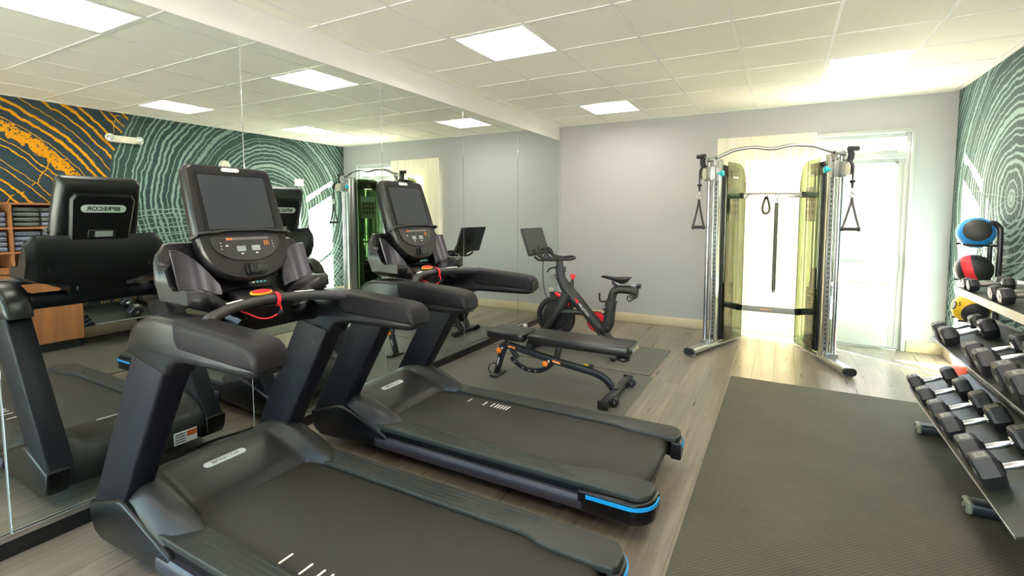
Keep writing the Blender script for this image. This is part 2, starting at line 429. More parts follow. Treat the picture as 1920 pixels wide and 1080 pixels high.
# ================================================================== THE SETTING
# ---- floor: substrate and separate planks
floor = struct(B().box((W / 2, YF / 2, -.03), (W + .3, -YF + .3, .05)).obj('floor', mat('subfloor', (112, 103, 92), .8), smooth=False))
PW, PL = .1805, 1.22
pm = None
ncol = int(math.ceil(W / PW))
for i in range(ncol):
    x0 = i * PW; w = min(PW, W - x0)
    y = 0.0 - [.0, .41, .83, .2, .62, 1.02][i % 6] * 1.0
    segs = []
    if y < 0: segs.append((0., y))
    while y > YF + .05:
        e = max(YF, y - PL); segs.append((y, e)); y = e
    for a, b_ in segs:
        full = abs((a - b_) - PL) < 1e-4 and abs(w - PW) < 1e-4
        if full and pm is not None:
            o = pm.copy(); COL.objects.link(o); o.location = (x0 + w / 2, (a + b_) / 2, -.0025)
        else:
            o = B().box((0, 0, 0), (w - .0006, a - b_ - .0006, .005), .0006, seg=1).obj('plank', M_plank, floor, smooth=False)
            o.location = (x0 + w / 2, (a + b_) / 2, -.0025)
            if full: pm = o
# ---- walls
T = .15
wl = B(); wl.box((-.012 - T / 2, YF / 2, H / 2), (T, -YF + 2 * T, H + .3)); wl.box((-.006, YF / 2, (MT + H) / 2 + .02), (.012, -YF, H - MT + .04 - .002))
struct(wl.obj('wall_left', M_soffit, smooth=False))
OX0, OX1, OZ = 2.20, 4.10, 2.37           # glazed opening in the back wall
wb = B()
wb.box((OX0 / 2 - T / 2, T / 2, H / 2 + .1), (OX0 + T, T, H + .2)); wb.box(((OX1 + W + T) / 2, T / 2, H / 2 + .1), (W + T - OX1, T, H + .2))
wb.box(((OX0 + OX1) / 2, T / 2, (OZ + H + .2) / 2), (OX1 - OX0, T, H + .2 - OZ))
struct(wb.obj('wall_back', M_white, smooth=False))
wr = B(); wr.box((W + T / 2, YF / 2, H / 2 + .1), (T, -YF + 2 * T, H + .2)); struct(wr.obj('wall_right', M_mural, smooth=False))
FX0, FX1, FZ0, FZ1 = .15, 4.35, .06, 2.25   # unseen shop-front glazing, added behind the viewer to brighten the ceiling
wf = B(); yw = YF - T / 2
wf.box((FX0 / 2, yw, H / 2 + .1), (FX0, T, H + .2)); wf.box(((FX1 + W) / 2, yw, H / 2 + .1), (W - FX1, T, H + .2))
wf.box(((FX0 + FX1) / 2, yw, FZ0 / 2), (FX1 - FX0, T, FZ0)); wf.box(((FX0 + FX1) / 2, yw, (FZ1 + H + .2) / 2), (FX1 - FX0, T, H + .2 - FZ1))
struct(wf.obj('wall_front', M_white, smooth=False))
w2 = B(); w2.box(((FX0 + FX1) / 2, yw, FZ0 + .025), (FX1 - FX0, .09, .05), .003); w2.box(((FX0 + FX1) / 2, yw, FZ1 - .025), (FX1 - FX0, .09, .05), .003)
for k in range(4): w2.box((FX0 + .025 + (FX1 - FX0 - .05) * k / 3, yw, (FZ0 + FZ1) / 2), (.05, .09, FZ1 - FZ0), .003)
win2 = struct(w2.obj('window_added', M_alu_w))
for k in range(3):
    a = FX0 + .05 + (FX1 - FX0 - .05) * k / 3; b_ = a + (FX1 - FX0 - .05) / 3 - .05
    B().box(((a + b_) / 2, yw, (FZ0 + FZ1) / 2), (b_ - a + .01, .008, FZ1 - FZ0 - .09)).obj('pane', M_glass, win2, smooth=False)
# ---- baseboards
def baseboard(name, c, d): return struct(B().box(c, d, .006).obj(name, M_base))
bh = .125
baseboard('baseboard_back', ((.012 + OX0 - .03) / 2, -.007, bh / 2), (OX0 - .045, .014, bh))
baseboard('baseboard_back.001', ((OX1 + .045 + W) / 2, -.007, bh / 2), (W - OX1 - .05, .014, bh))
baseboard('baseboard_right', (W - .007, YF / 2 - .01, bh / 2), (.014, -YF - .02, bh))
bl = struct(B().box((.006, YF / 2, .038), (.012, -YF, .076), .002).obj('baseboard_left', M_blackbase))
# ---- mirror: aluminium channel and six glass panels
tr = B(); tr.box((.006, YF / 2, .080), (.020, -YF, .010), .002); tr.box((.012, YF / 2, .094), (.005, -YF, .018), .001)
struct(tr.obj('trim_1', M_alu))
struct(B().box((.004, YF / 2, MT + .002), (.008, -YF, .005)).obj('trim_2', M_soffit))
struct(B().box((.003, -.006, (MB + MT) / 2), (.010, .010, MT - MB), .002).obj('trim_3', M_alu_w))
seams = [-.012, -1.264, -2.42, -3.565, -4.725, -5.83, -6.98, -8.13]
ml = ['beside the back wall, next to the exercise bike', 'behind the weight bench', 'behind the farther treadmill', 'between the two treadmill consoles',
      'behind the nearer treadmill', 'nearest the viewer, cut by the picture edge', 'beyond the picture edge']
for k in range(7):
    a, b_ = seams[k], seams[k + 1]
    o = B().box((-.002, (a + b_) / 2, (MB + MT) / 2), (.005, a - b_ - .0045, MT - MB), .0016, seg=1).obj('mirror_panel', M_mirror, smooth=False)
    tag(o, 'tall frameless wall mirror panel ' + ml[k], 'mirror', 'mirror panels along the left wall')
    if k: struct(B().box((-.0035, a, (MB + MT) / 2), (.003, .005, MT - MB)).obj('trim_%d' % (k + 3), M_alu_w, smooth=False))
# ---- ceiling: tees, tiles, troffers
ceil = struct(B().box((W / 2, YF / 2, H + .16), (W + .2, -YF + .2, .04)).obj('ceiling', mat('plenum_deck', (200, 200, 195), .9), smooth=False))
TS, GX, GY = .61, .750, -3.633
lights = {(0, 0), (0, 4), (4, 3), (4, 0), (0, -3), (4, -3), (0, -6), (4, -6)}
xs = [0.] + [GX + i * TS for i in range(-1, 7) if .02 < GX + i * TS < W - .02] + [W]
jmin = int(math.floor((YF - GY) / TS)); ys = [YF] + [GY + j * TS for j in range(jmin, 8) if YF + .02 < GY + j * TS < -.02] + [0.]
for x in xs:
    ww = .024
    B().box((min(max(x, .012), W - .012), YF / 2, H + .004), (ww, -YF, .008), .001, seg=1).obj('grid_runner', M_tee, ceil, smooth=False)
for y in ys:
    B().box((W / 2, min(max(y, YF + .012), -.012), H + .0045), (W, .024, .007), .001, seg=1).obj('grid_cross_tee', M_tee, ceil, smooth=False)
tm_ = None; lamp_cells = []
for i in range(len(xs) - 1):
    for j in range(len(ys) - 1):
        cx, cy = (xs[i] + xs[i + 1]) / 2, (ys[j] + ys[j + 1]) / 2; w, d = xs[i + 1] - xs[i], ys[j + 1] - ys[j]
        gi, gj = round((xs[i] - GX) / TS), round((ys[j] - GY) / TS)
        if (gi, gj) in lights and abs(w - TS) < .01: lamp_cells.append((gi, gj, cx, cy)); continue
        if abs(w - TS) < .01 and abs(d - TS) < .01:
            if tm_ is None: tm_ = B().box((0, 0, 0), (TS - .004, TS - .004, .016), .002, seg=1).obj('ceiling_tile', M_tile, ceil, smooth=False); o = tm_
            else: o = tm_.copy(); COL.objects.link(o)
        else: o = B().box((0, 0, 0), (w - .004, d - .004, .016), .002, seg=1).obj('ceiling_tile', M_tile, ceil, smooth=False)
        o.location = (cx, cy, H + .0135)
M_lens = mat('lit_lens', (255, 250, 240), .4, emit=((1., .955, .87), TROFFER))
M_pan = mat('troffer_white_pan', (245, 243, 236), .5, var=.01)
lname = {(0, 0): 'above the two treadmills, nearest the mirror', (0, 4): 'above the exercise bike near the back wall', (4, 3): 'above the cable machine near the glass door',
         (4, 0): 'above the dumbbell rack, seen in the mirror', (0, -3): 'seen at the top of the mirror, largest reflection', (4, -3): 'above the towel cabinet, cut off in the mirror',
         (0, -6): 'behind the viewer near the mirror', (4, -6): 'behind the viewer near the mural'}
for gi, gj, cx, cy in lamp_cells:
    t = thing('ceiling_light', 'square recessed ceiling light ' + lname[(gi, gj)], 'ceiling light', (cx, cy, H), group='recessed ceiling lights')
    s = TS / 2 - .013
    f = B(); 
    for a, b_, c, d in ((0, s - .008, 2 * s, .016), (0, -s + .008, 2 * s, .016), (s - .008, 0, .016, 2 * s - .032), (-s + .008, 0, .016, 2 * s - .032)): f.box((a, b_, .006), (c, d, .012), .002, seg=1)
    f.obj('frame', M_tee, t, smooth=False)
    p = B(); top = .075
    q = s - .016; k = s - .075
    for ring in (((-q, -q), (q, -q)), ((q, -q), (q, q)), ((q, q), (-q, q)), ((-q, q), (-q, -q))):
        (ax, ay), (bx_, by) = ring
        f2 = k / q
        p.loft([[(ax, ay, .010), (bx_, by, .010)], [(ax * f2, ay * f2, top), (bx_ * f2, by * f2, top)]], cap=False, close=False)
    p.obj('reflector', M_pan, t, smooth=False)
    B().box((0, 0, .062), (2 * k + .02, 2 * k + .02, .012), .004).obj('diffuser', M_lens, t)
# ---- glazed opening: frame, side light, transom, door
fy = .075
wn = B(); yb = .05; dpt = .10
wn.box((OX0 + .025, fy, OZ / 2), (.05, dpt, OZ), .003); wn.box((OX1 - .02, fy, OZ / 2), (.04, dpt, OZ), .003)
wn.box(((OX0 + OX1) / 2, fy, OZ - .022), (OX1 - OX0 - .09, dpt, .044), .003)
wn.box((3.17, fy, OZ / 2 - .02), (.06, dpt, OZ - .05), .003)
wn.box(((OX0 + 3.14) / 2 + .02, fy, .05), (3.14 - OX0 - .05, dpt, .10), .003); wn.box(((OX0 + 3.14) / 2 + .02, fy, 2.285), (3.14 - OX0 - .05, dpt, .09), .003)
wn.box(((3.20 + OX1 - .04) / 2, fy, 2.145), (OX1 - .04 - 3.20, dpt, .07), .003)
win = struct(wn.obj('window_1', M_alu_w))
B().box(((OX0 + 3.14) / 2 + .02, fy, 1.17), (3.14 - OX0 - .06, .008, 2.14)).obj('pane', M_glass, win, smooth=False)
B().box(((3.20 + OX1 - .04) / 2, fy, 2.255), (OX1 - .04 - 3.21, .008, .15)).obj('pane', M_glass, win, smooth=False)
cs = B(); cs.box((OX1 + .016, -.006, OZ / 2 + .02), (.03, .022, OZ + .04), .003); cs.box(((3.0 + OX1) / 2, -.006, OZ + .022), (OX1 - 3.0, .022, .036), .003)
cs.obj('casing', M_alu_w, win)
dr = B(); DX0, DX1 = 3.205, 4.055
dr.box((DX0 + .035, fy, 1.06), (.07, .045, 2.09), .003); dr.box((DX1 - .032, fy, 1.06), (.064, .045, 2.09), .003)
dr.box(((DX0 + DX1) / 2, fy, 2.08), (DX1 - DX0 - .13, .045, .05), .003); dr.box(((DX0 + DX1) / 2, fy, .145), (DX1 - DX0 - .13, .045, .26), .003)
door = struct(dr.obj('door_1', M_alu_w))
B().box(((DX0 + DX1) / 2, fy, 1.165), (DX1 - DX0 - .12, .008, 1.79)).obj('pane', M_glass, door, smooth=False)
pb = B(); pb.box(((DX0 + DX1) / 2, fy - .055, .97), (DX1 - DX0 - .03, .03, .045), .008); pb.box((DX0 + .03, fy - .035, .97), (.04, .04, .08), .005); pb.box((DX1 - .03, fy - .035, .97), (.04, .04, .12), .005)
pb.obj('push_bar', M_alu_w, door)
dc = B(); dc.box((3.86, fy - .07, 2.165), (.24, .045, .05), .01); dc.tube([(3.78, fy - .07, 2.135), (3.72, fy - .17, 2.125), (3.86, fy - .10, 2.12)], .009, 8)
dc.obj('door_closer', M_alu_w, door)
B().box((DX1 - .07, fy - .04, 2.055), (.03, .03, .03), .006).obj('door_stop', mat('grey_rubber', (120, 118, 108), .6), door)
struct(B().box(((3.2 + 4.06) / 2, .05, .006), (.86, .14, .012), .004).obj('trim_11', M_alu))
# ---- outside
struct(B().box((3, 0., -.13), (120, 120, .1)).obj('ground', M_concrete, smooth=False))
ex = B(); ex.box((8.0, 6.1, 2.0), (13., .2, 4.0)); exo = struct(ex.obj('wall_outside', M_siding, smooth=False))
bsrc = None
for k in range(14):
    o = B().box((8.0, 5.985 - .004, .16 + k * .27), (12.9, .03, .25), .01, seg=1).obj('board', M_siding, exo, smooth=False)
struct(B().box((3.02, 5.6, 1.7), (.42, .45, 3.4), .01).obj('pillar', M_brick))
# ---- vertical blind
vb = thing('vertical_blind', 'cream vertical blind with scalloped slats covering the side window', 'blind', (2.70, -.05, 0))
sx0, n_sl = 2.175, 12; sw = (3.215 - sx0) / n_sl
sl0 = None
for k in range(n_sl):
    if sl0 is None:
        g = B(); nn = 6; f_ = []; 
        o_ = [(-.052 + .104 * i / nn, -.014 * (1 - ((i - nn / 2) / (nn / 2)) ** 2)) for i in range(nn + 1)]
        g.prism(o_ + [(a, b_ + .0012) for a, b_ in o_[::-1]], 'xy', .035, 2.425)
        sl0 = g.obj('slat', M_blind, vb); o = sl0
    else: o = sl0.copy(); COL.objects.link(o)
    o.location = (sx0 + (k + .5) * sw - 2.70, (.003 if k % 2 else -.001), 0); o.rotation_euler = (0, 0, R(-7))
B().box((0, .030, 2.400), (1.04, .028, .035), .004).obj('headrail', M_alu_w, vb)

# ================================================================== TREADMILLS
def mirror_v(fn):
    for s in (-1, 1): fn(s)
def logo(par, mt, h, m, z, bold=0.):
    text('badge_lettering', 'PRECOR', h, m, par, mt @ Matrix.Translation((h * .42, 0, z)), .0006, bold)
    for k in range(3):
        b = B(); b.prism([(-.0045 * h / .03 * .5, -.35 * h), (.0045 * h / .03 * .5, -.35 * h), (.0045 * h / .03 * .5, .35 * h), (-.0045 * h / .03 * .5, .35 * h)], 'xy', z - .0006, z + .0006, mt=mt @ Matrix.Translation((-h * 2.05 + k * h * .23, 0, 0)))
        b.obj('logo_bar', m, par, smooth=False)
def treadmill(loc, label, group, marks_v, mark_us):
    t = thing('treadmill', label, 'treadmill', loc, group=group)
    O = (-1.35, 0, 0)
    # lift frame and wheels under the deck
    b = B(O); b.box((.86, 0, .055), (.62, .60, .05), .015); b.box((1.5, .30, .105), (1.6, .05, .07), .006); b.box((1.5, -.30, .105), (1.6, .05, .07), .006); b.box((1.45, 0, .11), (1.7, .62, .07), .006)
    b.obj('deck_frame', M_black, t)
    for s in (-1, 1):
        b = B(O); b.lathe([(.001, -.02), (.034, -.018), (.036, 0), (.034, .018), (.001, .02)], (1.95, s * .33, .036), 'y', 16); b.box((1.95, s * .33, .065), (.05, .055, .05), .006)
        b.obj('levelling_foot', M_rubber, t)
        b = B(O); b.lathe([(.001, -.02), (.04, -.018), (.042, 0), (.04, .018), (.001, .02)], (.62, s * .30, .042), 'y', 16); b.obj('transport_wheel', M_rubber, t)
    # belt with roller ends
    prof = [(.60, .14), (.60, .205), (2.335, .205)] + arc(2.335, .155, .05, 90, -90, 8)[1:] + [(.70, .105), (.70, .14)]
    B(O).prism(prof, 'xz', -.283, .283, .003, 1).obj('running_belt', M_belt, t, ang=50)
    for u in mark_us: B(O).prism(rrect(.010, .062, .0045, 3), 'xy', .2052, .2062, mt=Matrix.Translation((u, marks_v, 0))).obj('belt_marking', M_whiteprint, t, smooth=False)
    for s in (-1, 1):
        # top rail: outer straight edge, round rear corner, inner edge steps in near the back
        outer, inner = .418, .289
        pl = [(.70, inner), (2.02, inner), (2.07, inner - .006), (2.12, inner - .026), (2.17, inner - .034), (2.36, inner - .034), (2.425, inner - .030), (2.44, inner - .005)]
        pl += [(2.44, inner + .03)] + [(2.44 - .075 + .075 * math.cos(a), outer - .075 + .075 * math.sin(a)) for a in [math.pi / 2 * i / 7 for i in range(8)]] + [(.70, outer)]
        b = B(O); b.prism([(u, s * v) for u, v in pl], 'xy', .188, .222, .009, 3)
        rail = b.obj('side_rail', M_rail, t)
        for k in range(4):
            v = s * (.312 + .024 * k); ue = 1.92 + .05 * k
            g = B(O); g.box(((.93 + ue) / 2, v, .2225), (ue - .93, .0045, .005), .0015, seg=1)
            if k: g.box((ue - .002, v - s * .012, .2222), (.006, .022, .004), .001, seg=1)
            g.obj('grip_ridge', M_rail, rail)
        # dark gap strip between belt and rail
        B(O).box((1.45, s * .2875, .19), (1.5, .006, .03)).obj('belt_edge_strip', M_black, t, smooth=False)
        # recessed dark side and aluminium skirt
        B(O).box((1.5, s * .395, .155), (1.75, .030, .07), .004).obj('side_recess', M_bodyd, t)
        sec = [(.395, .088), (.425, .088), (.440, .097), (.444, .115), (.440, .145), (.428, .158), (.395, .158)]
        B(O).prism([(s * a, b_) for a, b_ in sec], 'yz', .80, 2.13, .002, 1).obj('side_skirt', M_skirt, t)
        # rear end cap with round corner
        pc = [(2.11, .385), (2.11, .441)] + [(2.455 - .11 + .11 * math.cos(a), .441 - .11 + .11 * math.sin(a)) for a in [math.pi / 2 - math.pi / 2 * i / 8 for i in range(9)]] + [(2.455, .268), (2.40, .268), (2.38, .30)]
        B(O).prism([(u, s * v) for u, v in pc], 'xy', .085, .192, .014, 3).obj('rear_end_cap', M_bodyd, t)
        path = [(2.17, s * .4425)] + [(2.456 - .11 + .1115 * math.cos(a), s * (.441 - .11 + .1115 * math.sin(a))) for a in [math.pi / 2 - math.pi / 2 * i / 8 for i in range(9)]] + [(2.4575, s * .29)]
        B(O).tube([(2.15, s * .4425, .168)] + [(u, v, .168) for u, v in path], 1, sec=[(-.003, -.0085), (.003, -.0085), (.003, .0085), (-.003, .0085)], up=(0, 0, 1)).obj('blue_inlay', M_blue, t, smooth=False, label='bright blue accent strip')
    # motor hood: loft of profiles across the width
    cen = [(.285, .085), (.250, .115), (.243, .18), (.256, .232), (.298, .274), (.38, .304), (.47, .314), (.585, .288), (.70, .243), (.765, .216), (.775, .19), (.60, .15)]
    sid = [(.285, .085), (.250, .115), (.243, .18), (.258, .240), (.305, .292), (.41, .336), (.54, .346), (.66, .326), (.78, .290), (.895, .245), (.915, .200), (.60, .15)]
    b2 = []
    N = 44
    for i in range(N + 1):
        v = -.424 + .848 * i / N; a = abs(v)
        f = smooth01((a - .258) / .045); ring = []
        edge = smooth01((a - .355) / .07)
        for k, ((u0, z0), (u1, z1)) in enumerate(zip(cen, sid)):
            u = u0 + (u1 - u0) * f; z = z0 + (z1 - z0) * f
            ln = smooth01((a - .30) / .13)
            if u > .55: u -= (u - .55) * .22 * ln * (1 if k < 11 else 0)
            if k < 5: u += .085 * edge ** 1.5 + .02 * (v / .424) ** 2
            if z > .10: z = .10 + (z - .10) * (1 - .34 * edge ** 2)
            ring.append((u, v, z))
        b2.append(ring)
    hood = B(O).loft(b2).obj('motor_hood', M_hood, t, ang=50)
    # hood badge with lettering
    c = Vector((.548 - 1.35, -.015, .2985)); ey = Vector((-.10, 0, .0215)).normalized(); exv = Vector((0, 1, 0))
    mt = frame_mt(c, exv, ey)
    bd = B(); bd.prism(rrect(.200, .040, .0199, 8), 'xy', -.004, .0022, .001, 1, mt=mt); bd = bd.obj('hood_badge', M_badge, t)
    logo(bd, mt, .030, M_badgetext, .0026)
    # rating label on the front of the hood (seen in the mirror)
    lb = B(O); lb.box((.243, .20, .140), (.004, .13, .075), .001, seg=1); lb = lb.obj('rating_label', M_whiteprint, t, smooth=False, label='white printed rating label')
    B(O).box((.2405, .235, .155), (.002, .055, .032)).obj('warning_patch', M_orange_print, lb, smooth=False)
    for k in range(4): B(O).box((.2405, .17, .165 - k * .016), (.002, .055, .005)).obj('printed_line', M_black, lb, smooth=False)
    for s in (-1, 1):
        v0, v1 = (.318, .424) if s > 0 else (-.424, -.318)
        ft = [(.225, .205), (.232, .135), (.262, .085), (.32, .060), (.46, .066), (.84, .096), (.90, .140), (.88, .172), (.80, .200), (.575, .276), (.52, .290), (.47, .285)]
        B(O).prism(ft, 'xz', (v0 + .02 * (s < 0)) if s > 0 else v0 - .012, v1 + .012 if s > 0 else v1 - .02, .014, 3).obj('upright_foot', M_bodyd, t)
        up = [(.232, .19), (.47, .19), (.50, .245), (.545, .31), (.905, .905), (.95, .985), (.72, .985), (.66, .925)]
        post = B(O).prism(up, 'xz', v0, v1, .012, 3).obj('upright', M_up, t)
        for (u, z) in ((.80, .93), (.87, .91), (.80, .83), (.50, .325)):
            B(O).lathe([(.001, -.004), (.008, -.003), (.008, .003), (.001, .004)], (u, s * .317, z), 'y', 10).obj('bolt', M_black, post)
        el = [(.628, .935), (.640, .985), (.672, 1.04), (.715, 1.075), (.775, 1.098), (.86, 1.108), (1.00, 1.104), (1.12, 1.096), (1.12, 1.04), (1.42, 1.02), (1.463, 1.000), (1.460, .975), (1.44, .960), (1.40, .956), (1.30, .955), (1.05, .952), (.985, .943), (.945, .92), (.92, .885)]
        B(O).prism(el, 'xz', v0 - .006, v1 + .006, .022, 3).obj('armrest', M_bodyd, t)
        gp = [(.985, 1.108), (1.10, 1.101), (1.28, 1.090), (1.38, 1.082), (1.43, 1.074), (1.458, 1.056), (1.472, 1.030), (1.474, .992), (1.462, .982), (1.40, .984), (1.02, .998), (.990, 1.03)]
        B(O).prism(gp, 'xz', v0 - .011, v1 + .011, .022, 4).obj('grip_pad', M_grip, t)
    # front handlebar, cross beam
    hb = spline([(1.06, -.36, 1.078), (1.03, -.325, 1.090), (.985, -.265, 1.098), (.93, -.16, 1.106), (.90, 0, 1.110), (.93, .16, 1.106), (.985, .265, 1.098), (1.03, .325, 1.090), (1.06, .36, 1.078)], 5)
    bar = B(O).tube(hb, .0225, 14).obj('handlebar', M_pad_bar, t)
    for s in (-1, 1):
        B(O).box((.932, s * .165, 1.1285), (.018, .09, .004), .0018, rot=(0, 0, s * R(-24)), seg=1).obj('pulse_sensor', M_badge, bar, label='silver pulse sensor')
    B(O).tube([(.78, -.33, 1.0), (.78, .33, 1.0)], .046, 18).obj('cross_beam', M_up, t)
    for s in (-1, 1): B(O).tube([(.78, s * .29, 1.0), (.78, s * .33, 1.0)], .052, 18).obj('beam_collar', M_bodyd, t)
    # neck and emergency stop
    nk = B(O); nk.loft([[(.72, -.15, 1.0), (.86, -.15, .985), (.90, -.12, 1.04), (.70, -.13, 1.09)], [(.72, 0, .99), (.87, 0, .975), (.915, 0, 1.10), (.70, 0, 1.10)], [(.72, .15, 1.0), (.86, .15, .985), (.90, .12, 1.04), (.70, .13, 1.09)]])
    nk.prism([(.70, 1.04), (.915, 1.035), (.925, 1.085), (.86, 1.132), (.80, 1.155), (.74, 1.15), (.69, 1.10)], 'xz', -.115, .115, .02, 3)
    nk.obj('console_neck', M_bodyd, t)
    mt = frame_mt((.857 - 1.35, .0, 1.139), (0, 1, 0), (-.06, 0, .026))
    es = B(); es.prism([(.052 * math.cos(a), .021 * math.sin(a)) for a in [2 * math.pi * i / 24 for i in range(24)]], 'xy', -.004, .004, .001, 1, mt=mt); es = es.obj('emergency_stop_pad', M_yellow, t, label='red emergency stop pad with yellow rim')
    B().prism([(.046 * math.cos(a), .016 * math.sin(a)) for a in [2 * math.pi * i / 24 for i in range(24)]], 'xy', .003, .0065, .001, 1, mt=mt).obj('stop_button', M_red, es)
    # accessory tray: trough lofted across the width with raised wings
    rings = []
    NV = 40
    for i in range(NV + 1):
        v = -.330 + .66 * i / NV; a = abs(v); f = smooth01((a - .10) / .16); e = smooth01((a - .275) / .055)
        top = 1.366 + .006 * f - .05 * e ** 2; bot = 1.072 + .030 * f + .040 * smooth01((a - .25) / .095)
        lip = 1.100 + .092 * smooth01((a - .10) / .20); fr = .83 + .070 * smooth01((a - .05) / .13) + .035 * smooth01((a - .15) / .12) - .03 * e
        xb = .655 + .012 * e
        prof = [(xb - .02 + .05, bot), (xb, bot + .07), (xb - .005, top - .12), (xb - .005, top - .03), (xb + .008, top), (xb + .03, top - .004), (xb + .046, top - .05), (xb + .075, (top + lip) / 2 + .01), (xb + .105, lip + .012),
                (xb + .135, lip - .008), (fr - .05, lip - .004), (fr - .022, lip + .004), (fr - .004, lip - .008), (fr, lip - .055), (fr - .016, max(bot - .004, lip - .088)), (.76, bot)]
        rings.append([(u, v, z) for u, z in prof])
    tray = B(O).loft(rings).obj('accessory_tray', M_body, t, ang=55)
    for s in (-1, 1):
        # polished back plate of each wing
        b = B(O); rr = []
        for i in range(13):
            k = i / 12; v = s * (.308 - .160 * k); hgt = 1 - k ** 2.4
            zt = 1.185 + .158 * hgt; zb = 1.178 - .03 * k
            bow = -.026 * math.sin(math.pi * k) ** .8
            xb_ = .752 + bow
            rr.append([(xb_ + (1.335 - zt) * .36, v, zt), (xb_ + (1.335 - zb) * .36, v, zb), (xb_ + (1.335 - zb) * .36 - .01, v, zb - .004), (xb_ + (1.335 - zt) * .36 - .01, v, zt + .002)])
        b.loft(rr).obj('bottle_holder_plate', mat('gunmetal_plastic', (62, 60, 68), .28, metal=.4, var=.04), tray, ang=50)
        B(O).lathe([(.001, -.003), (.008, -.002), (.008, .002), (.001, .003)], (.648, s * .24, 1.18), 'x', 10).obj('tray_screw', M_black, tray)
    # console: plane tilted back, local axes: a = right (v), b = up the face, n = towards the runner
    tilt = math.atan2(.165, .50)
    fm = frame_mt((.815 - 1.35, 0, 1.205), (0, 1, 0), (-math.sin(tilt), 0, math.cos(tilt)))
    # x=right(v), y=up face, z = ex x ey : check it faces the runner (+u)
    outl = []
    outl += [(.165 + .03 * math.cos(a), .505 + .028 * math.sin(a)) for a in [math.pi / 2 * i / 5 for i in range(6)]]
    outl += [(-.165 - .03 * math.sin(a), .505 + .028 * math.cos(a)) for a in [math.pi / 2 * i / 5 for i in range(6)]]
    low = [(-.200, .42), (-.206, .30), (-.206, .19), (-.200, .13), (-.180, .075), (-.145, .030), (-.095, .004), (-.045, -.008), (0, -.010)]
    outl += low + [(-x, y) for x, y in low[-2::-1]]
    def sc(o, k, dy=0): return [(x * k, .25 + (y - .25) * k + dy) for x, y in o]
    bb = B()
    rg = [(sc(outl, .80), -.085), (sc(outl, .93), -.075), (sc(outl, 1.0), -.045), (sc(outl, 1.005), -.015), (sc(outl, .995), -.002), (sc(outl, .965), .006), (sc(outl, .93), .004)]
    bb.loft([[fm @ Vector((x, y, z)) for x, y in r] for r, z in rg])
    con = bb.obj('console', M_body, t, ang=50)
    def plate(name, poly, z0, z1, m, par=None, bev=.001, label=None):
        b = B(); b.prism(poly, 'xy', z0, z1, bev, 1, mt=fm); return b.obj(name, m, par or con, label=label)
    def sh(p, dx, dy): return [(x + dx, y + dy) for x, y in p]
    plate('screen_bezel', sh(rrect(.325, .275, .010), 0, .355), .003, .0075, mat('black_bezel', (6, 6, 7), .5, spec=.2))
    plate('screen', sh(rrect(.302, .252, .003, 2), 0, .355), .006, .0086, M_screen, label='blank dark grey screen')
    plate('top_badge', sh(rrect(.082, .019, .0094, 6), 0, .511), .002, .009, M_badge)
    # bowed keypad panel
    kp = [(-.155, .195), (-.158, .165), (-.140, .125), (-.09, .092), (-.03, .080), (.03, .080), (.09, .092), (.140, .125), (.158, .165), (.155, .195)]
    plate('keypad', kp, .003, .0082, M_panel)
    plate('display_strip', sh(rrect(.20, .012, .002, 2), .005, .182), .007, .0092, mat('dim_display', (92, 88, 86), .3))
    plate('orange_legend', sh(rrect(.026, .010, .002, 2), -.080, .182), .0085, .0097, M_orange_print)
    for s in (-1, 1):
        plate('window_display', sh(rrect(.040, .025, .003, 2), s * .034, .136), .007, .0092, M_lcd)
        plate('legend', sh(rrect(.012, .006, .001, 1), s * .034, .113), .007, .009, M_whiteprint)
        for k in range(3): plate('key_dot', sh(rrect(.006, .006, .002, 2), s * .120 , .165 - .014 * k), .007, .0092, M_greyprint)
    plate('menu_key', sh(rrect(.012, .010, .001, 1), -.095, .152), .007, .0092, M_greyprint)
    plate('pause_key', sh(rrect(.024, .022, .003, 2), .090, .158), .007, .0090, M_orange)
    plate('pause_key_face', sh(rrect(.019, .017, .002, 2), .090, .158), .0085, .0096, M_panel)
    plate('pause_mark', sh(rrect(.007, .009, .001, 1), .090, .158), .009, .0102, M_orange)
    # speed paddle
    b = B(); b.prism(sh(rrect(.095, .058, .014, 4), .012, .040), 'xy', .002, .013, .004, 2, mt=fm)
    b.prism(sh(rrect(.026, .050, .008, 4), -.010, .040), 'xy', .010, .030, .006, 2, mt=fm); pd = b.obj('paddle_housing', M_bodyd, con)
    b = B(); b.prism(sh(rrect(.030, .034, .004, 3), .022, .036), 'xy', .010, .022, .004, 2, mt=fm); b.prism(sh(rrect(.022, .030, .004, 3), .049, .036), 'xy', .010, .019, .004, 2, mt=fm); b.obj('speed_paddle', M_black, con)
    # headphone strip below
    plate('headphone_strip', sh(rrect(.085, .014, .006, 4), .02, -.022), -.03, -.006, M_black)
    for k in range(4): plate('port_icon', sh(rrect(.009, .007, .003, 3), -.008 + .018 * k, -.021), -.007, -.0045, M_teal if k else M_whiteprint)
    # reading ledge across the screen bottom
    b = B(); P = [(-.218, .196), (-.200, .2035), (-.12, .2075), (-.10, .214), (.10, .214), (.12, .2075), (.200, .2035), (.218, .196), (.218, .205), (.200, .2135), (.125, .2185), (.08, .224), (-.08, .224), (-.125, .2185), (-.200, .2135), (-.218, .205)]
    b.prism(P, 'xy', .006, .026, .003, 2, mt=fm)
    led = b.obj('reading_ledge', M_black, con)
    for s in (-1, 1): plate('ledge_hook', sh(rrect(.012, .014, .003, 2), s * .213, .2005), -.035, .012, M_black, led, bev=.002)
    # back of the console: raised housing, badge, slot
    bk = [(-.14, .06), (.14, .06), (.155, .42), (.135, .455), (-.135, .455), (-.155, .42)]
    plate('back_housing', bk, -.112, -.07, M_bodyd, bev=.012)
    mtb = fm @ Matrix.Translation((0, .37, -.1125)) @ Matrix.Rotation(math.pi, 4, 'Y')
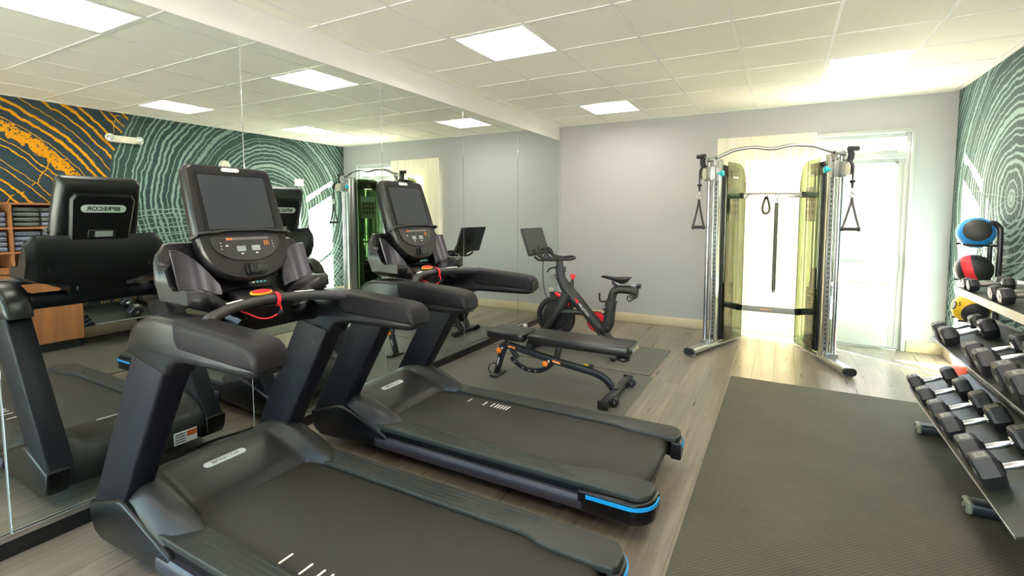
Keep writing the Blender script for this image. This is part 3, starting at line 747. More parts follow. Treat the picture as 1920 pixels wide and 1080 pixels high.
    b = B(); b.prism(rrect(.215, .046, .0229, 8), 'xy', -.002, .004, .001, 1, mt=mtb); bd = b.obj('back_badge', mat('pale_badge', (190, 200, 190), .4), con)
    logo(bd, mtb, .036, M_badgedark, .0046, .0006)
    b = B(); b.prism(sh(rrect(.13, .05, .006), .0, .215), 'xy', -.116, -.105, .003, 1, mt=fm); sl_ = b.obj('cable_slot', M_black, con)
    b = B(); b.prism(sh(rrect(.085, .034, .003), .01, .215), 'xy', -.1185, -.114, .001, 1, mt=fm); b.obj('rear_label', M_greyprint, sl_)
    # safety lanyard hooked over the handlebar
    cv = .035
    lan = B(O); ring = [(.902 + .031 * math.cos(a), cv + .004 * math.sin(a), 1.103 + .034 * math.sin(a)) for a in [2 * math.pi * i / 20 for i in range(20)]]
    lan.tube(ring, 1, sec=[(-.009, -.0015), (.009, -.0015), (.009, .0015), (-.009, .0015)], closed=True, up=(1, 0, 0))
    lan.tube(spline([(.895, -.115, 1.075), (.93, -.105, 1.065), (.945, -.07, 1.043), (.945, -.02, 1.035), (.94, cv, 1.055), (.934, cv, 1.09)], 5), .0038, 8)
    lan = lan.obj('safety_lanyard', M_redcloth, t, label='red safety lanyard loop')
    B(O).box((.945, cv - .005, 1.048), (.016, .030, .022), .005, rot=(R(30), 0, 0)).obj('lanyard_clip', M_black, lan)
    return t
tm1 = treadmill((1.35, -5.205, 0), 'nearer black treadmill with grey belt and large dark console screen, closest to the viewer', 'treadmills facing the mirror', -.25, (1.327, 1.439, 1.506, 1.55, 1.58))
tm2 = treadmill((1.35, -4.05, 0), 'farther black treadmill beside the weight bench, whole blue-tipped rear end in view', 'treadmills facing the mirror', .205, (1.05, 1.175, 1.235, 1.265, 1.287, 1.309, 1.331, 1.353))

# ================================================================== FLOOR MATS
def flat_mat(name, x0, y0, x1, y1, h, m, label, cat='mat', r=.02):
    o = B().prism([(x, y) for x, y in rrect(x1 - x0, y1 - y0, r)], 'xy', 0, h, .002, 1).obj(name, m, loc=((x0 + x1) / 2, (y0 + y1) / 2, 0))
    return tag(o, label, cat)
flat_mat('woven_floor_mat', 2.545, -8.2, 4.40, -1.80, .008, M_weave, 'large grey woven rubber floor mat in front of the dumbbell rack', r=.004)
gm = flat_mat('gym_mat', .05, -3.50, 1.925, -2.185, .008, M_mat, 'dark rubber gym mat lying under the weight bench', r=.01)
gm2 = flat_mat('gym_mat', .06, -2.150, 1.885, -1.20, .008, M_mat, 'dark rubber gym mat lying under the exercise bike', r=.01)
b = B()
for k in range(3):
    b.tube([(.72 + .045 * k, -.405, .0066), (.74 + .045 * k, -.365, .0066), (.785 + .045 * k, -.37, .0066)], .002, 5)
b.tube([(.69, -.425, .0066), (.69, -.345, .0066), (.87, -.345, .0066), (.87, -.425, .0066)], .002, 5, closed=True)
o = b.obj('embossed_logo', M_black, gm2); o['kind'] = 'stuff'

# ================================================================== WEIGHT BENCH
def bench():
    t = thing('weight_bench', 'adjustable weight bench with black padded seat and back, orange pull knobs', 'weight bench', (1.2, -2.78, .008))
    O = (-1.2, 0, -.008); yc = 0.0
    # pads
    def pad(name, x0, x1, z, taper, h=.074, hw=.138):
        b = B(O); rings = []
        for x, k, dz in ((x0, .86, .010), (x0 + .012, .96, .003), (x0 + .035, 1, 0), (x1 - .035, 1 - taper, 0), (x1 - .012, .96 - taper, .003), (x1, .86 - taper, .010)):
            w = hw * k
            sec = rrect(2 * w, h - 2 * dz, .020, 4)
            rings.append([(x, yc + a, z - h / 2 + b_) for a, b_ in sec])
        b.loft(rings); return b.obj(name, M_vinyl, t, ang=50)
    sp = pad('seat_pad', .585, .965, .452, 0.)
    bp = pad('back_pad', 1.00, 1.905, .457, 0., .078)
    for p_, x0, x1 in ((sp, .60, .95), (bp, 1.015, 1.885)):
        B(O).box(((x0 + x1) / 2, yc, .376), (x1 - x0, .215, .012), .003).obj('backing_board', M_black, p_)
    B(O).box((1.915, yc, .418), (.008, .18, .038), .004, rot=(0, R(-14), 0)).obj('end_plate', mat('pale_vinyl_sheen', (92, 94, 88), .3), bp)
    # spine tube with bent rear end
    spine = [(.665, yc, .245), (.69, yc, .285), (.74, yc, .298), (.85, yc, .282), (1.2, yc, .222), (1.50, yc, .182), (1.60, yc, .162), (1.67, yc, .132), (1.72, yc, .088), (1.745, yc, .045)]
    B(O).tube(spline(spine, 5), 1, sec=[(a, b_) for a, b_ in rrect(.050, .062, .018, 3)], up=(0, 0, 1)).obj('spine_tube', M_frame, t, ang=50)
    # front leg
    B(O).tube(spline([(.735, yc, .295), (.70, yc, .262), (.672, yc, .20), (.640, yc, .10), (.622, yc, .028)], 4), 1, sec=rrect(.052, .056, .015, 3), up=(0, 1, 0)).obj('front_leg', M_frame, t, ang=50)
    o = B(O).box((.648, yc - .0285, .135), (.014, .002, .085), .0005, rot=(0, R(16), 0), seg=1).obj('leg_decal', M_whiteprint, t, smooth=False, label='white lettering decal on the leg')
    B(O).box((.632, yc, .018), (.075, .20, .020), .008).obj('front_foot', M_frame, t)
    B(O).tube(spline([(.60, yc - .07, .03), (.575, yc - .075, .07), (.590, yc - .07, .115), (.625, yc - .045, .125), (.645, yc - .028, .10)], 5), .006, 8).obj('foot_handle', M_black, t)
    # wheel end foot
    B(O).box((1.765, yc, .050), (.060, .68, .052), .012).obj('rear_foot', M_steel if False else M_frame, t)
    B(O).box((1.742, yc, .082), (.10, .085, .008), .003).obj('foot_gusset', M_frame, t)
    for s in (-1, 1):
        B(O).box((1.765, yc + s * .345, .048), (.085, .014, .066), .005).obj('foot_cap', M_black, t)
        b = B(O); b.lathe([(.001, -.021), (.030, -.021), (.036, -.014), (.036, .014), (.030, .021), (.001, .021)], (1.825, yc + s * .24, .052), 'y', 20); w = b.obj('transport_wheel', M_rubber, t)
        B(O).lathe([(.001, -.024), (.012, -.023), (.012, .023), (.001, .024)], (1.825, yc + s * .24, .052), 'y', 12).obj('axle', M_steel, w)
        B(O).box((1.80, yc + s * .24, .055), (.05, .060, .028), .005).obj('wheel_bracket', M_frame, t)
    # seat post and hinge
    B(O).box((.735, yc, .335), (.042, .042, .10), .006, rot=(0, R(-14), 0)).obj('seat_post', M_frame, t)
    for s in (-1, 1):
        B(O).prism([(.945, .40), (1.04, .405), (1.01, .33), (.965, .265), (.925, .275), (.95, .34)], 'xz', yc + s * .040 - .004, yc + s * .040 + .004, .002, 1).obj('hinge_plate', M_frame, t)
    B(O).tube([(.97, yc - .06, .385), (.97, yc + .06, .385)], .014, 12).obj('hinge_pin', M_steel, t)
    B(O).box((1.245, yc, .32), (.045, .06, .15), .006, rot=(0, R(14), 0)).obj('back_support', M_frame, t)
    # selector arc with holes
    pts = [(.775, .190), (.83, .145), (.90, .113), (.985, .100), (1.07, .112), (1.14, .150), (1.195, .205)]
    outer = spline([(x, 0, z) for x, z in pts], 4); up_, lo_ = [], []
    for i, p in enumerate(outer):
        a = outer[max(i - 1, 0)]; c = outer[min(i + 1, len(outer) - 1)]; d = (c - a).normalized(); nn = Vector((-d.z, 0, d.x)); up_.append(p + nn * .021); lo_.append(p - nn * .021)
    sel = B(O).prism([(p.x, p.z) for p in up_] + [(p.x, p.z) for p in lo_[::-1]], 'xz', yc - .014, yc + .014, .004, 1).obj('selector_arc', M_frame, t)
    for k in (3, 8, 11, 14):
        p = outer[k]; B(O).lathe([(.001, -.0005), (.0085, -.0005), (.0085, .0012), (.001, .0012)], (p.x, yc - .0155, p.z), 'y', 14).obj('selector_hole', mat('hole_highlight', (150, 150, 140), .5), sel)
    B(O).prism([(.775, .285), (.80, .285), (.865, .222), (.868, .205), (.85, .196), (.83, .204), (.775, .262)], 'xz', yc - .045, yc - .018, .006, 2).obj('seat_adjuster', M_frame, t)
    for x, z in ((.672, .252), (1.142, .196)):
        b = B(O); b.lathe([(.001, .0), (.014, .0), (.015, -.006), (.024, -.010), (.027, -.020), (.025, -.032), (.016, -.038), (.001, -.039)], (x, yc - .030, z), 'y', 18); b.obj('pull_knob', M_orange, t)
        b = B(O); b.lathe([(.001, .006), (.010, .006), (.010, -.004), (.001, -.004)], (x + .022, yc - .03, z + .018), 'y', 10); b.obj('knob_bolt', M_badge, t)
    for x, z, a in ((.79, .289, 8), (1.235, .216, 10)):
        o = B(O).box((x, yc - .0265, z), (.075, .002, .020), .0004, rot=(0, R(a), 0), seg=1).obj('caution_decal', M_orange, t, smooth=False)
        B(O).box((x, yc - .0277, z - .004), (.062, .001, .005), 0, rot=(0, R(a), 0)).obj('decal_text', M_whiteprint, o, smooth=False)
    # stop block and plug on the spine, levelling bumper under the back pad
    b = B(O); b.box((1.545, yc, .222), (.035, .035, .028), .005, rot=(0, R(10), 0)); b.obj('stop_block', M_black, t)
    B(O).box((1.50, yc, .225), (.040, .030, .008), .003, rot=(0, R(10), 0)).obj('yellow_tag', M_yellow, t)
    b = B(O); b.lathe([(.001, .375), (.016, .375), (.016, .350), (.055, .340), (.058, .325), (.050, .312), (.001, .310)], (1.82, yc, 0), 'z', 20); b.lathe([(.001, .31), (.008, .31), (.008, .295), (.001, .295)], (1.82, yc, 0), 'z', 10)
    b.obj('pad_bumper', M_black, t)
    return t
bench()

# ================================================================== EXERCISE BIKE
def bike():
    t = thing('exercise_bike', 'matte black exercise bike with tilted screen and red accents on a mat', 'exercise bike', (1.0, -1.65, .0095))
    O = (-1.0, 0, -.008); yc = 0.
    M_bk = mat('matte_black_frame', (36, 36, 38), .48, var=.06)
    def tube(name, pts, r, m=M_bk, n=6, par=None, seg=14, ang=60, label=None, sec=None):
        P = spline(pts, n)
        if isinstance(r, (list, tuple)):
            rr = []
            for i in range(len(P)):
                k = i / n; a = int(min(k, len(r) - 1.001)); rr.append(r[a] + (r[min(a + 1, len(r) - 1)] - r[a]) * (k - a))
            r = rr
        return B(O).tube(P, r, seg, sec=sec).obj(name, m, par or t, ang=ang, label=label)
    # main swooping frame: head -> down tube -> bottom bracket -> seat tube
    tube('main_frame', [(.762, yc, .865), (.775, yc, .77), (.84, yc, .665), (.93, yc, .57), (1.06, yc, .445), (1.19, yc, .305), (1.262, yc, .262), (1.315, yc, .33), (1.335, yc, .45), (1.348, yc, .555)], [.042, .052, .070, .072, .058, .056, .064, .062, .055, .052])
    tube('fork', [(.86, yc - .02, .62), (.80, yc - .045, .50), (.74, yc - .075, .40), (.64, yc - .085, .235), (.545, yc - .075, .07)], [.076, .062, .046, .040, .035])
    tube('fork', [(.86, yc + .02, .62), (.80, yc + .045, .50), (.74, yc + .075, .40), (.64, yc + .085, .235), (.545, yc + .075, .07)], [.076, .062, .046, .040, .035])
    tube('cross_tube', [(.76, yc - .06, .420), (.90, yc - .045, .425), (1.06, yc - .02, .425)], .031)
    tube('rear_leg', [(1.262, yc, .255), (1.33, yc, .17), (1.40, yc, .10), (1.445, yc, .05)], [.05, .045, .04, .034])
    for x, w in ((.535, .50), (1.45, .54)):
        B(O).box((x, yc, .040), (.058, w, .040), .014, seg=3).obj('foot_bar', M_bk, t)
        for s in (-1, 1):
            B(O).lathe([(.001, .008), (.026, .008), (.026, .016), (.012, .024), (.001, .024)], (x, yc + s * (w / 2 - .04), 0), 'z', 14).obj('levelling_foot', M_rubber, t)
    for s in (-1, 1): B(O).lathe([(.001, -.012), (.028, -.012), (.03, 0), (.028, .012), (.001, .012)], (.50, yc + s * .23, .045), 'y', 16).obj('transport_wheel', M_rubber, t)
    tube('base_rail', [(.56, yc + .05, .060), (.95, yc + .05, .075), (1.42, yc + .03, .062)], .020, mat('grey_rail_metal', (92, 92, 94), .4, metal=.4))
    # flywheel with guard
    b = B(O); b.lathe([(.001, -.022), (.12, -.022), (.135, -.010), (.180, -.010), (.190, -.028), (.222, -.028), (.229, -.018), (.229, .018), (.222, .028), (.19, .028), (.18, .010), (.135, .010), (.12, .022), (.001, .022)], (.705, yc, .345), 'y', 48)
    fw = b.obj('flywheel', M_black, t, ang=30)
    B(O).lathe([(.001, -.04), (.030, -.04), (.036, -.026), (.036, .026), (.030, .04), (.001, .04)], (.705, yc, .345), 'y', 20).obj('flywheel_hub', M_bk, fw)
    for a in (35, 155, 275):
        B(O).tube([(.705 + .16 * math.cos(R(a + d)), yc - .012, .345 + .16 * math.sin(R(a + d))) for d in range(-22, 23, 4)], .0035, 6).obj('flywheel_slot', M_greyprint, fw)
    # brake cover and red brake detail
    b = B(O); P = [(.70 + .245 * math.cos(R(a)), yc, .345 + .245 * math.sin(R(a))) for a in range(28, 112, 6)]
    b.tube(P, 1, sec=rrect(.075, .020, .008, 2), up=(0, 1, 0)); b.obj('wheel_guard', M_bk, t)
    B(O).box((.735, yc, .598), (.085, .05, .045), .018, rot=(0, R(22), 0)).obj('brake_housing', M_red, t)
    B(O).sphere((.862, yc - .035, .512), .026).obj('brake_pivot', M_red, t)
    # head, stem, handlebar
    B(O).tube([(.765, yc, .845), (.757, yc, .905)], 1, sec=rrect(.090, .104, .026, 3), up=(1, 0, 0)).obj('head_clamp', M_bk, t)
    B(O).tube([(.757, yc, .86), (.742, yc, .985)], 1, sec=rrect(.060, .072, .018, 3), up=(1, 0, 0)).obj('stem', M_bk, t)
    b = B(O); b.tube(spline([(.73, yc - .045, .905), (.69, yc - .07, .90), (.655, yc - .075, .885), (.635, yc - .075, .85)], 4), .009, 8); b.lathe([(.001, -.02), (.016, -.02), (.016, .02), (.001, .02)], (.73, yc - .04, .905), 'y', 10); b.obj('clamp_lever', M_black, t)
    b = B(O); b.lathe([(.001, -.02), (.014, -.02), (.014, .02), (.001, .02)], (.78, yc + .05, .90), 'y', 10); b.obj('clamp_bolt', M_steel, t)
    # towel hanging cup under the stem
    b = B(O); b.loft([[(x, y, z) for x, y, z in r] for r in (
        [(.655, yc - .06, .80), (.70, yc - .06, .825), (.70, yc + .06, .825), (.655, yc + .06, .80)],
        [(.680, yc - .055, .745), (.735, yc - .055, .765), (.735, yc + .055, .765), (.680, yc + .055, .745)],
        [(.722, yc - .045, .695), (.765, yc - .045, .71), (.765, yc + .045, .71), (.722, yc + .045, .695)])]); b.obj('bottle_cage', mat('smoked_grey_plastic', (120, 124, 120), .3, var=.1), t)
    hb = []
    M_hb = M_rubber
    # outer loop of the bar
    loop = [(.885, yc, 1.000), (.88, yc + .10, 1.004), (.85, yc + .165, 1.008), (.79, yc + .185, 1.006), (.70, yc + .175, .998), (.62, yc + .165, 1.010), (.555, yc + .155, 1.050), (.50, yc + .15, 1.100)]
    for s in (-1, 1):
        tube('handlebar', [(x, yc + s * (y - yc), z) for x, y, z in loop], .0165, M_hb, 5)
        tube('bar_horn', [(.70, yc + s * .06, .995), (.64, yc + s * .065, 1.02), (.615, yc + s * .065, 1.075), (.585, yc + s * .06, 1.105), (.55, yc + s * .05, 1.10)], .0155, M_hb, 5)
    B(O).tube([(.735, yc - .18, .998), (.735, yc + .18, .998)], .017, 12).obj('crossbar', M_hb, t)
    B(O).tube([(.74, yc, .965), (.735, yc, 1.005)], .035, 14).obj('bar_mount', M_bk, t)
    # screen tilted back, facing the rider (+x)
    mt = frame_mt((.455 - 1.0, yc, 1.185 - .008), (0, 1, 0), (-.105, 0, .30))
    sc = B(); sc.prism(rrect(.51, .318, .012, 3), 'xy', -.022, 0, .005, 2, mt=mt); sc = sc.obj('screen', M_black, t)
    B().prism(rrect(.465, .272, .003, 2), 'xy', -.001, .0016, .0004, 1, mt=mt).obj('display', mat('matte_grey_display', (66, 68, 66), .4, spec=.3), sc)
    B().prism(rrect(.16, .12, .02, 3), 'xy', -.045, -.02, .008, 2, mt=mt).obj('screen_mount', M_black, sc)
    tube('screen_arm', [(.47, yc, 1.13), (.50, yc, 1.04), (.57, yc, .985), (.66, yc, .985), (.735, yc, .99)], .018, M_black)
    b = B(O)
    for s in (-1, 1): b.tube(spline([(.50, yc + s * .13, 1.02), (.53, yc + s * .10, .985), (.57, yc + s * .05, .975), (.62, yc, .985)], 4), .012, 8)
    b.obj('phone_cradle', M_black, t)
    # resistance knob
    b = B(O); b.lathe([(.001, .775), (.014, .775), (.014, .79), (.026, .797), (.030, .815), (.024, .835), (.001, .838)], (.905, yc, 0), 'z', 18); b.obj('resistance_knob', M_red, t)
    tube('knob_post', [(.875, yc, .66), (.895, yc, .73), (.905, yc, .785)], [.040, .024, .010], M_bk, 5)
    # printed name and mark on the down tube
    mtx = frame_mt((1.045 - 1.0, yc - .0600, .475 - .008), (.70, .0, -.72), (.72, 0, .70))
    text('name_lettering', 'PELOTON', .038, M_whiteprint, t, mtx @ Matrix.Translation((.02, 0, 0)), .0012, .0006)
    mk = B(); mk.prism([(.030 * math.cos(a), .022 * math.sin(a)) for a in [2 * math.pi * i / 16 for i in range(16)]], 'xy', -.002, .0012, .0004, 1, mt=mtx @ Matrix.Translation((-.105, .004, .004))); mk.obj('red_emblem', M_red, t)
    # crank, chainguard, pedals
    cg = B(O); rg = [(.001, -.006), (.115, -.006), (.118, 0), (.115, .006), (.001, .006)]; cg.lathe(rg, (1.165, yc + .075, .318), 'y', 36); cgo = cg.obj('chain_guard', M_black, t)
    B(O).lathe([(.050, -.009), (.108, -.009), (.108, -.005), (.050, -.005), (.050, -.009)], (1.165, yc + .075, .318), 'y', 36, cap=False).obj('chain_guard_ring', M_red, cgo)
    cgl = B(O).lathe([(.001, -.009), (.048, -.009), (.048, .0), (.001, .0)], (1.165, yc + .074, .318), 'y', 24).obj('chain_guard_cap', M_greyprint, cgo)
    for s, a in ((1, 70), (-1, 250)):
        dx, dz = .165 * math.cos(R(a)), .165 * math.sin(R(a)); cx, cz = 1.20, .295; y = yc + s * .098
        if s < 0: dx, dz = .09, -.135
        B(O).tube([(cx, y, cz), (cx + dx, y, cz + dz)], 1, sec=rrect(.026, .014, .005, 2), up=(0, 1, 0)).obj('crank_arm', M_black, t)
        p = B(O).box((cx + dx, y + s * .055, cz + dz), (.085, .085, .022), .008).obj('pedal', M_black, t)
        B(O).box((cx + dx, y + s * .055, cz + dz), (.03, .06, .028), .006).obj('cleat_plate', M_steel, p)
    # seat post, slider, saddle
    B(O).tube([(1.333, yc, .515), (1.352, yc, .585)], 1, sec=rrect(.095, .108, .024, 3), up=(1, 0, 0)).obj('seat_clamp', M_bk, t)
    b = B(O); b.tube(spline([(1.31, yc - .045, .575), (1.265, yc - .075, .575), (1.245, yc - .08, .60), (1.243, yc - .08, .665)], 4), .009, 8); b.obj('seat_lever', M_black, t)
    tube('seat_post', [(1.345, yc, .56), (1.358, yc, .635), (1.385, yc, .688), (1.45, yc, .708), (1.54, yc, .705), (1.60, yc, .700)], .044, M_bk, 6)
    b = B(O); b.tube([(1.58, yc, .70), (1.625, yc, .70)], 1, sec=rrect(.086, .080, .02, 3), up=(0, 0, 1)); b.obj('slider_head', M_bk, t)
    b = B(O); b.lathe([(.001, -.015), (.022, -.015), (.026, -.008), (.026, .02), (.001, .02)], (1.635, yc, .755), 'x', 14); b.tube([(1.60, yc, .73), (1.635, yc, .755)], .014, 8); b.obj('slider_knob', M_frame, t)
    for s in (-1, 1):
        B(O).tube(spline([(1.60, yc + s * .05, .665), (1.59, yc + s * .065, .62), (1.555, yc + s * .065, .602), (1.53, yc + s * .05, .62), (1.54, yc + s * .04, .655)], 4), .007, 8).obj('weight_cradle', M_frame, t)
        B(O).tube(spline([(1.38, yc + s * .022, .785), (1.45, yc + s * .026, .757), (1.54, yc + s * .020, .76), (1.60, yc + s * .03, .755)], 4), .0045, 8).obj('saddle_rail', M_steel, t)
    b = B(O); b.lathe([(.001, -.03), (.03, -.03), (.032, 0), (.03, .03), (.001, .03)], (1.595, yc, .648), 'y', 12); b.obj('cradle_hub', M_black, t)
    B(O).tube(spline([(1.405, yc, .715), (1.39, yc, .745), (1.36, yc, .775), (1.40, yc, .79)], 4), .016, 10).obj('saddle_clamp', M_black, t)
    sr = []
    for x, w, zt, h in ((1.235, .012, .833, .018), (1.25, .022, .842, .024), (1.30, .032, .844, .040), (1.37, .042, .836, .045), (1.43, .066, .838, .070), (1.485, .084, .842, .074), (1.525, .080, .846, .052), (1.545, .060, .842, .022)):
        sr.append([(x, yc + w * math.cos(a), zt - h / 2 + h / 2 * (math.sin(a) if math.sin(a) > 0 else math.sin(a) * (1 - .55 * abs(math.cos(a))))) for a in [2 * math.pi * i / 20 for i in range(20)]])
    B(O).loft(sr).obj('saddle', M_bodyd, t, ang=60)
    # power lead from the screen down to the frame
    tube('power_lead', [(.555, yc - .02, .98), (.556, yc - .03, .80), (.59, yc - .05, .62), (.66, yc - .05, .53), (.76, yc - .045, .48)], .0045, M_black, 6, seg=6)
    # small adjustment hardware near the pedals
    b = B(O)
    b.lathe([(.001, -.012), (.013, -.012), (.013, .012), (.001, .012)], (1.335, yc - .055, .300), 'y', 10); b.obj('bracket_bolt', M_chrome, t)
    return t
bike()

# ================================================================== CABLE MACHINE (two towers)
XC = 2.80
M_hole = mat('dark_hole', (26, 26, 28), .6)
M_stack = mat('black_weight_plate', (26, 30, 28), .5, var=.1)
M_placard = mat('grey_instruction_print', (150, 156, 146), .5, var=.12, scale=90)
M_placard2 = mat('pale_blue_print', (186, 208, 220), .5, var=.05, scale=60)
def cable_machine():
    t = thing('functional_trainer', 'tall silver dual tower cable machine with smoked panels before the bright window', 'cable machine', (XC, -.75, 0))
    TO = Vector((-XC, .75, 0))
    def place(b, sg):
        """tower axes (s back along the foot, n outward, z) -> local axes of the machine"""
        m = Matrix(((.351 * sg, -.936 * sg, 0, -.565 * sg), (.936, .351, 0, -.20), (0, 0, 1, 0), (0, 0, 0, 1)))
        b.bm.transform(m)
        bmesh.ops.recalc_face_normals(b.bm, faces=b.bm.faces[:]); return b
    for sg in (1, -1):
        # foot: front leg with rubber cap, low plate under the shroud
        f = place(B().tube([(-.395, 0, .052), (.08, 0, .052), (.74, 0, .036)], [1, 1, .62], sec=rrect(.105, .064, .026, 5), up=(0, 0, 1)), sg).obj('foot_rail', M_chrome if False else M_steel, t, ang=50)
        place(B().tube([(-.412, 0, .052), (-.384, 0, .052)], 1, sec=rrect(.110, .068, .028, 5), up=(0, 0, 1)), sg).obj('foot_cap', M_rubber, f)
        place(B().box((-.36, 0, .009), (.05, .085, .018), .004), sg).obj('foot_glide', M_steel, f)
        place(B().box((.44, 0, .062), (.62, .12, .014), .003), sg).obj('base_plate', M_chrome, f)
        # guide column
        place(B().tube([(-.035, .022, .10), (-.035, .022, 2.05)], .0235, 18), sg).obj('chrome_guide_tube', M_chrome, t)
        place(B().tube([(-.035, -.034, .10), (-.035, -.034, 2.05)], .012, 12), sg).obj('chrome_guide_rod', M_chrome, t)
        col = place(B().box((.040, -.030, 1.07), (.052, .060, 1.98), .004), sg).obj('perforated_post', M_alu, t)
        h = B()
        for k in range(37): h.lathe([(.001, -.0012), (.0075, -.0012), (.0075, .001), (.001, .001)], (.0133, -.035, .21 + k * .047), 'x', 10)
        h = place(h, sg).obj('selector_holes', M_hole, col); h['kind'] = 'stuff'
        s_ = B()
        for k in range(10): s_.box((.0132, -.018, .42 + k * .035), (.002, .012, .012))
        s_ = place(s_, sg).obj('height_numbers', M_red, col, smooth=False); s_['kind'] = 'stuff'
        place(B().box((.105, -.01, 1.075), (.060, .075, 2.0), .006), sg).obj('rear_upright', M_steel, t)
        place(B().box((.150, -.04, 1.05), (.022, .05, 1.9), .003), sg).obj('black_channel', M_black, t)
        place(B().box((-.03, 0, .10), (.075, .12, .045), .010), sg).obj('guide_foot_block', M_steel, t)
        b = B(); b.lathe([(.001, -.012), (.04, -.012), (.032, 0), (.04, .012), (.001, .012)], (.045, -.035, .155), 'y', 24); b.box((.045, -.017, .145), (.05, .004, .09), .002)
        place(b, sg).obj('low_pulley', M_black, t)
        # top cap with pull-up bracket and black horn grip
        b = B(); b.box((.05, 0, 2.075), (.22, .075, .03), .006); b.prism([(-.07, 2.02), (.02, 2.02), (.04, 2.10), (-.02, 2.115), (-.075, 2.085)], 'xz', -.045, -.036, .002, 1); b.prism([(-.07, 2.02), (.02, 2.02), (.04, 2.10), (-.02, 2.115), (-.075, 2.085)], 'xz', .036, .045, .002, 1)
        place(b, sg).obj('top_bracket', M_steel, t)
        place(B().tube([(-.03, -.05, 2.085), (-.03, .05, 2.085)], .012, 10), sg).obj('bracket_bolt', M_black, t)
        hp = B(); hp.tube([(-.03, .04, 2.085), (-.05, .10, 2.10)], .014, 10)
        place(hp, sg).obj('horn_arm', M_steel, t)
        hp = B(); hp.tube([(-.085, .055, 2.115), (-.055, .150, 2.118)], .024, 14)
        hp.tube(spline([(-.055, .085, 2.115), (-.062, .090, 2.06), (-.055, .082, 2.01), (-.03, .055, 1.985)], 4), .027, 14)
        place(hp, sg).obj('horn_grip', M_rubber, t)
        # sliding carriage: block, teal pull pin, swivel pulley
        ca = place(B().box((.0, .0, 1.925), (.14, .115, .155), .008), sg).obj('pulley_carriage', M_steel, t)
        place(B().box((-.071, -.002, 1.925), (.004, .055, .150), .001), sg).obj('carriage_rib', M_alu, ca)
        for z in (1.875, 1.985): place(B().lathe([(.001, -.004), (.007, -.003), (.007, .003), (.001, .004)], (-.072, .045, z), 'x', 10), sg).obj('carriage_bolt', M_black, ca)
        b = B(); b.lathe([(.001, -.066), (.010, -.066), (.012, -.090), (.028, -.096), (.034, -.112), (.030, -.126), (.001, -.130)], (-.02, 0, 1.925), 'y', 18)
        place(b, sg).obj('pull_pin', M_teal, ca)
        b = B(); b.prism([(-.13, 1.86), (-.065, 1.87), (-.065, 1.98), (-.12, 1.985), (-.15, 1.95), (-.155, 1.90)], 'xz', .038, .046, .002, 1); b.prism([(-.13, 1.86), (-.065, 1.87), (-.065, 1.98), (-.12, 1.985), (-.15, 1.95), (-.155, 1.90)], 'xz', .068, .076, .002, 1)
        place(b, sg).obj('swivel_cheek', mat('beige_cheek_plate', (206, 204, 180), .4), ca)
        b = B(); b.lathe([(.001, .046), (.056, .046), (.048, .057), (.056, .068), (.001, .068)], (-.118, 0, 1.935), 'y', 26)
        place(b, sg).obj('swivel_pulley', M_black, ca)
        b = B(); b.tube(spline([(-.118, .057, 1.995), (-.165, .057, 1.965), (-.176, .057, 1.90), (-.172, .057, 1.82)], 4), .009, 8); b.sphere((-.172, .057, 1.80), .024, 1, 1, .8, 14, 8); b.lathe([(.001, 1.735), (.010, 1.735), (.012, 1.785), (.001, 1.785)], (-.172, .057, 0), 'z', 10)
        place(b, sg).obj('cable_stop', M_black, ca)
        # smoked shroud: two panels with a rounded top back corner
        prof = [(.165, .07), (.60, .07), (.60, 1.86)] + [(.60 - .19 + .19 * math.cos(R(a)), 1.86 + .20 * math.sin(R(a))) for a in range(15, 91, 15)] + [(.165, 2.06)]
        for n0 in (-.088, .080):
            place(B().prism(prof, 'xz', n0, n0 + .006, .001, 1), sg).obj('shroud_panel', M_shroud, t, smooth=False)
        place(B().tube([(.60, y, z) for y, z in spline([(-.085, .07, 0), (-.085, .8, 0), (-.085, 1.86, 0)], 1) and [(-.085, .07), (-.085, 1.86)]], .006, 6), sg).obj('panel_edge', M_shroud, t)
        pl = place(B().box((.34, -.0835, 1.57), (.24, .002, .30), .0005, seg=1), sg).obj('instruction_placard', M_placard, t, smooth=False)
        place(B().box((.34, -.0838, 1.735), (.24, .002, .085), .0005, seg=1), sg).obj('placard_heading', M_placard2, pl, smooth=False)
        pk = B()
        for a in range(4):
            for c in range(3): pk.box((.262 + .052 * a, -.0848, 1.655 - .07 * c), (.030, .001, .045))
        pk = place(pk, sg).obj('placard_figures', mat('dark_print', (70, 76, 70), .6), pl, smooth=False); pk['kind'] = 'stuff'
        place(B().box((.34, -.0912, 1.90), (.13, .002, .020), .0005, seg=1), sg).obj('white_lettering_strip', M_whiteprint, t, smooth=False)
        # weight stack, rods, head plate
        st = B(); st.box((.385, 0, .105), (.25, .07, .05), .006)
        stk = place(st, sg).obj('stack_base', M_black, t)
        for k in range(17):
            place(B().box((.385, 0, .152 + k * .034), (.22, .060, .0315), .003, seg=1), sg).obj('weight_plate', M_stack, stk)
        place(B().box((.385, 0, .745), (.12, .055, .05), .008), sg).obj('head_plate', M_black, stk)
        b = B(); b.lathe([(.001, .77), (.032, .77), (.036, .82), (.032, .90), (.014, .93), (.001, .93)], (.385, 0, 0), 'z', 16)
        place(b, sg).obj('stack_bumper', M_black, stk)
        place(B().tube([(.385, -.03, .60), (.385, -.075, .60)], .014, 10), sg).obj('stack_pin', M_teal, stk)
        for s in (.315, .455): place(B().tube([(s, 0, .08), (s, 0, 2.0)], .0095, 10), sg).obj('stack_rod', M_chrome, t)
        place(B().tube([(.385, 0, .90), (.385, 0, 2.0)], .004, 6), sg).obj('stack_cable', M_black, t)
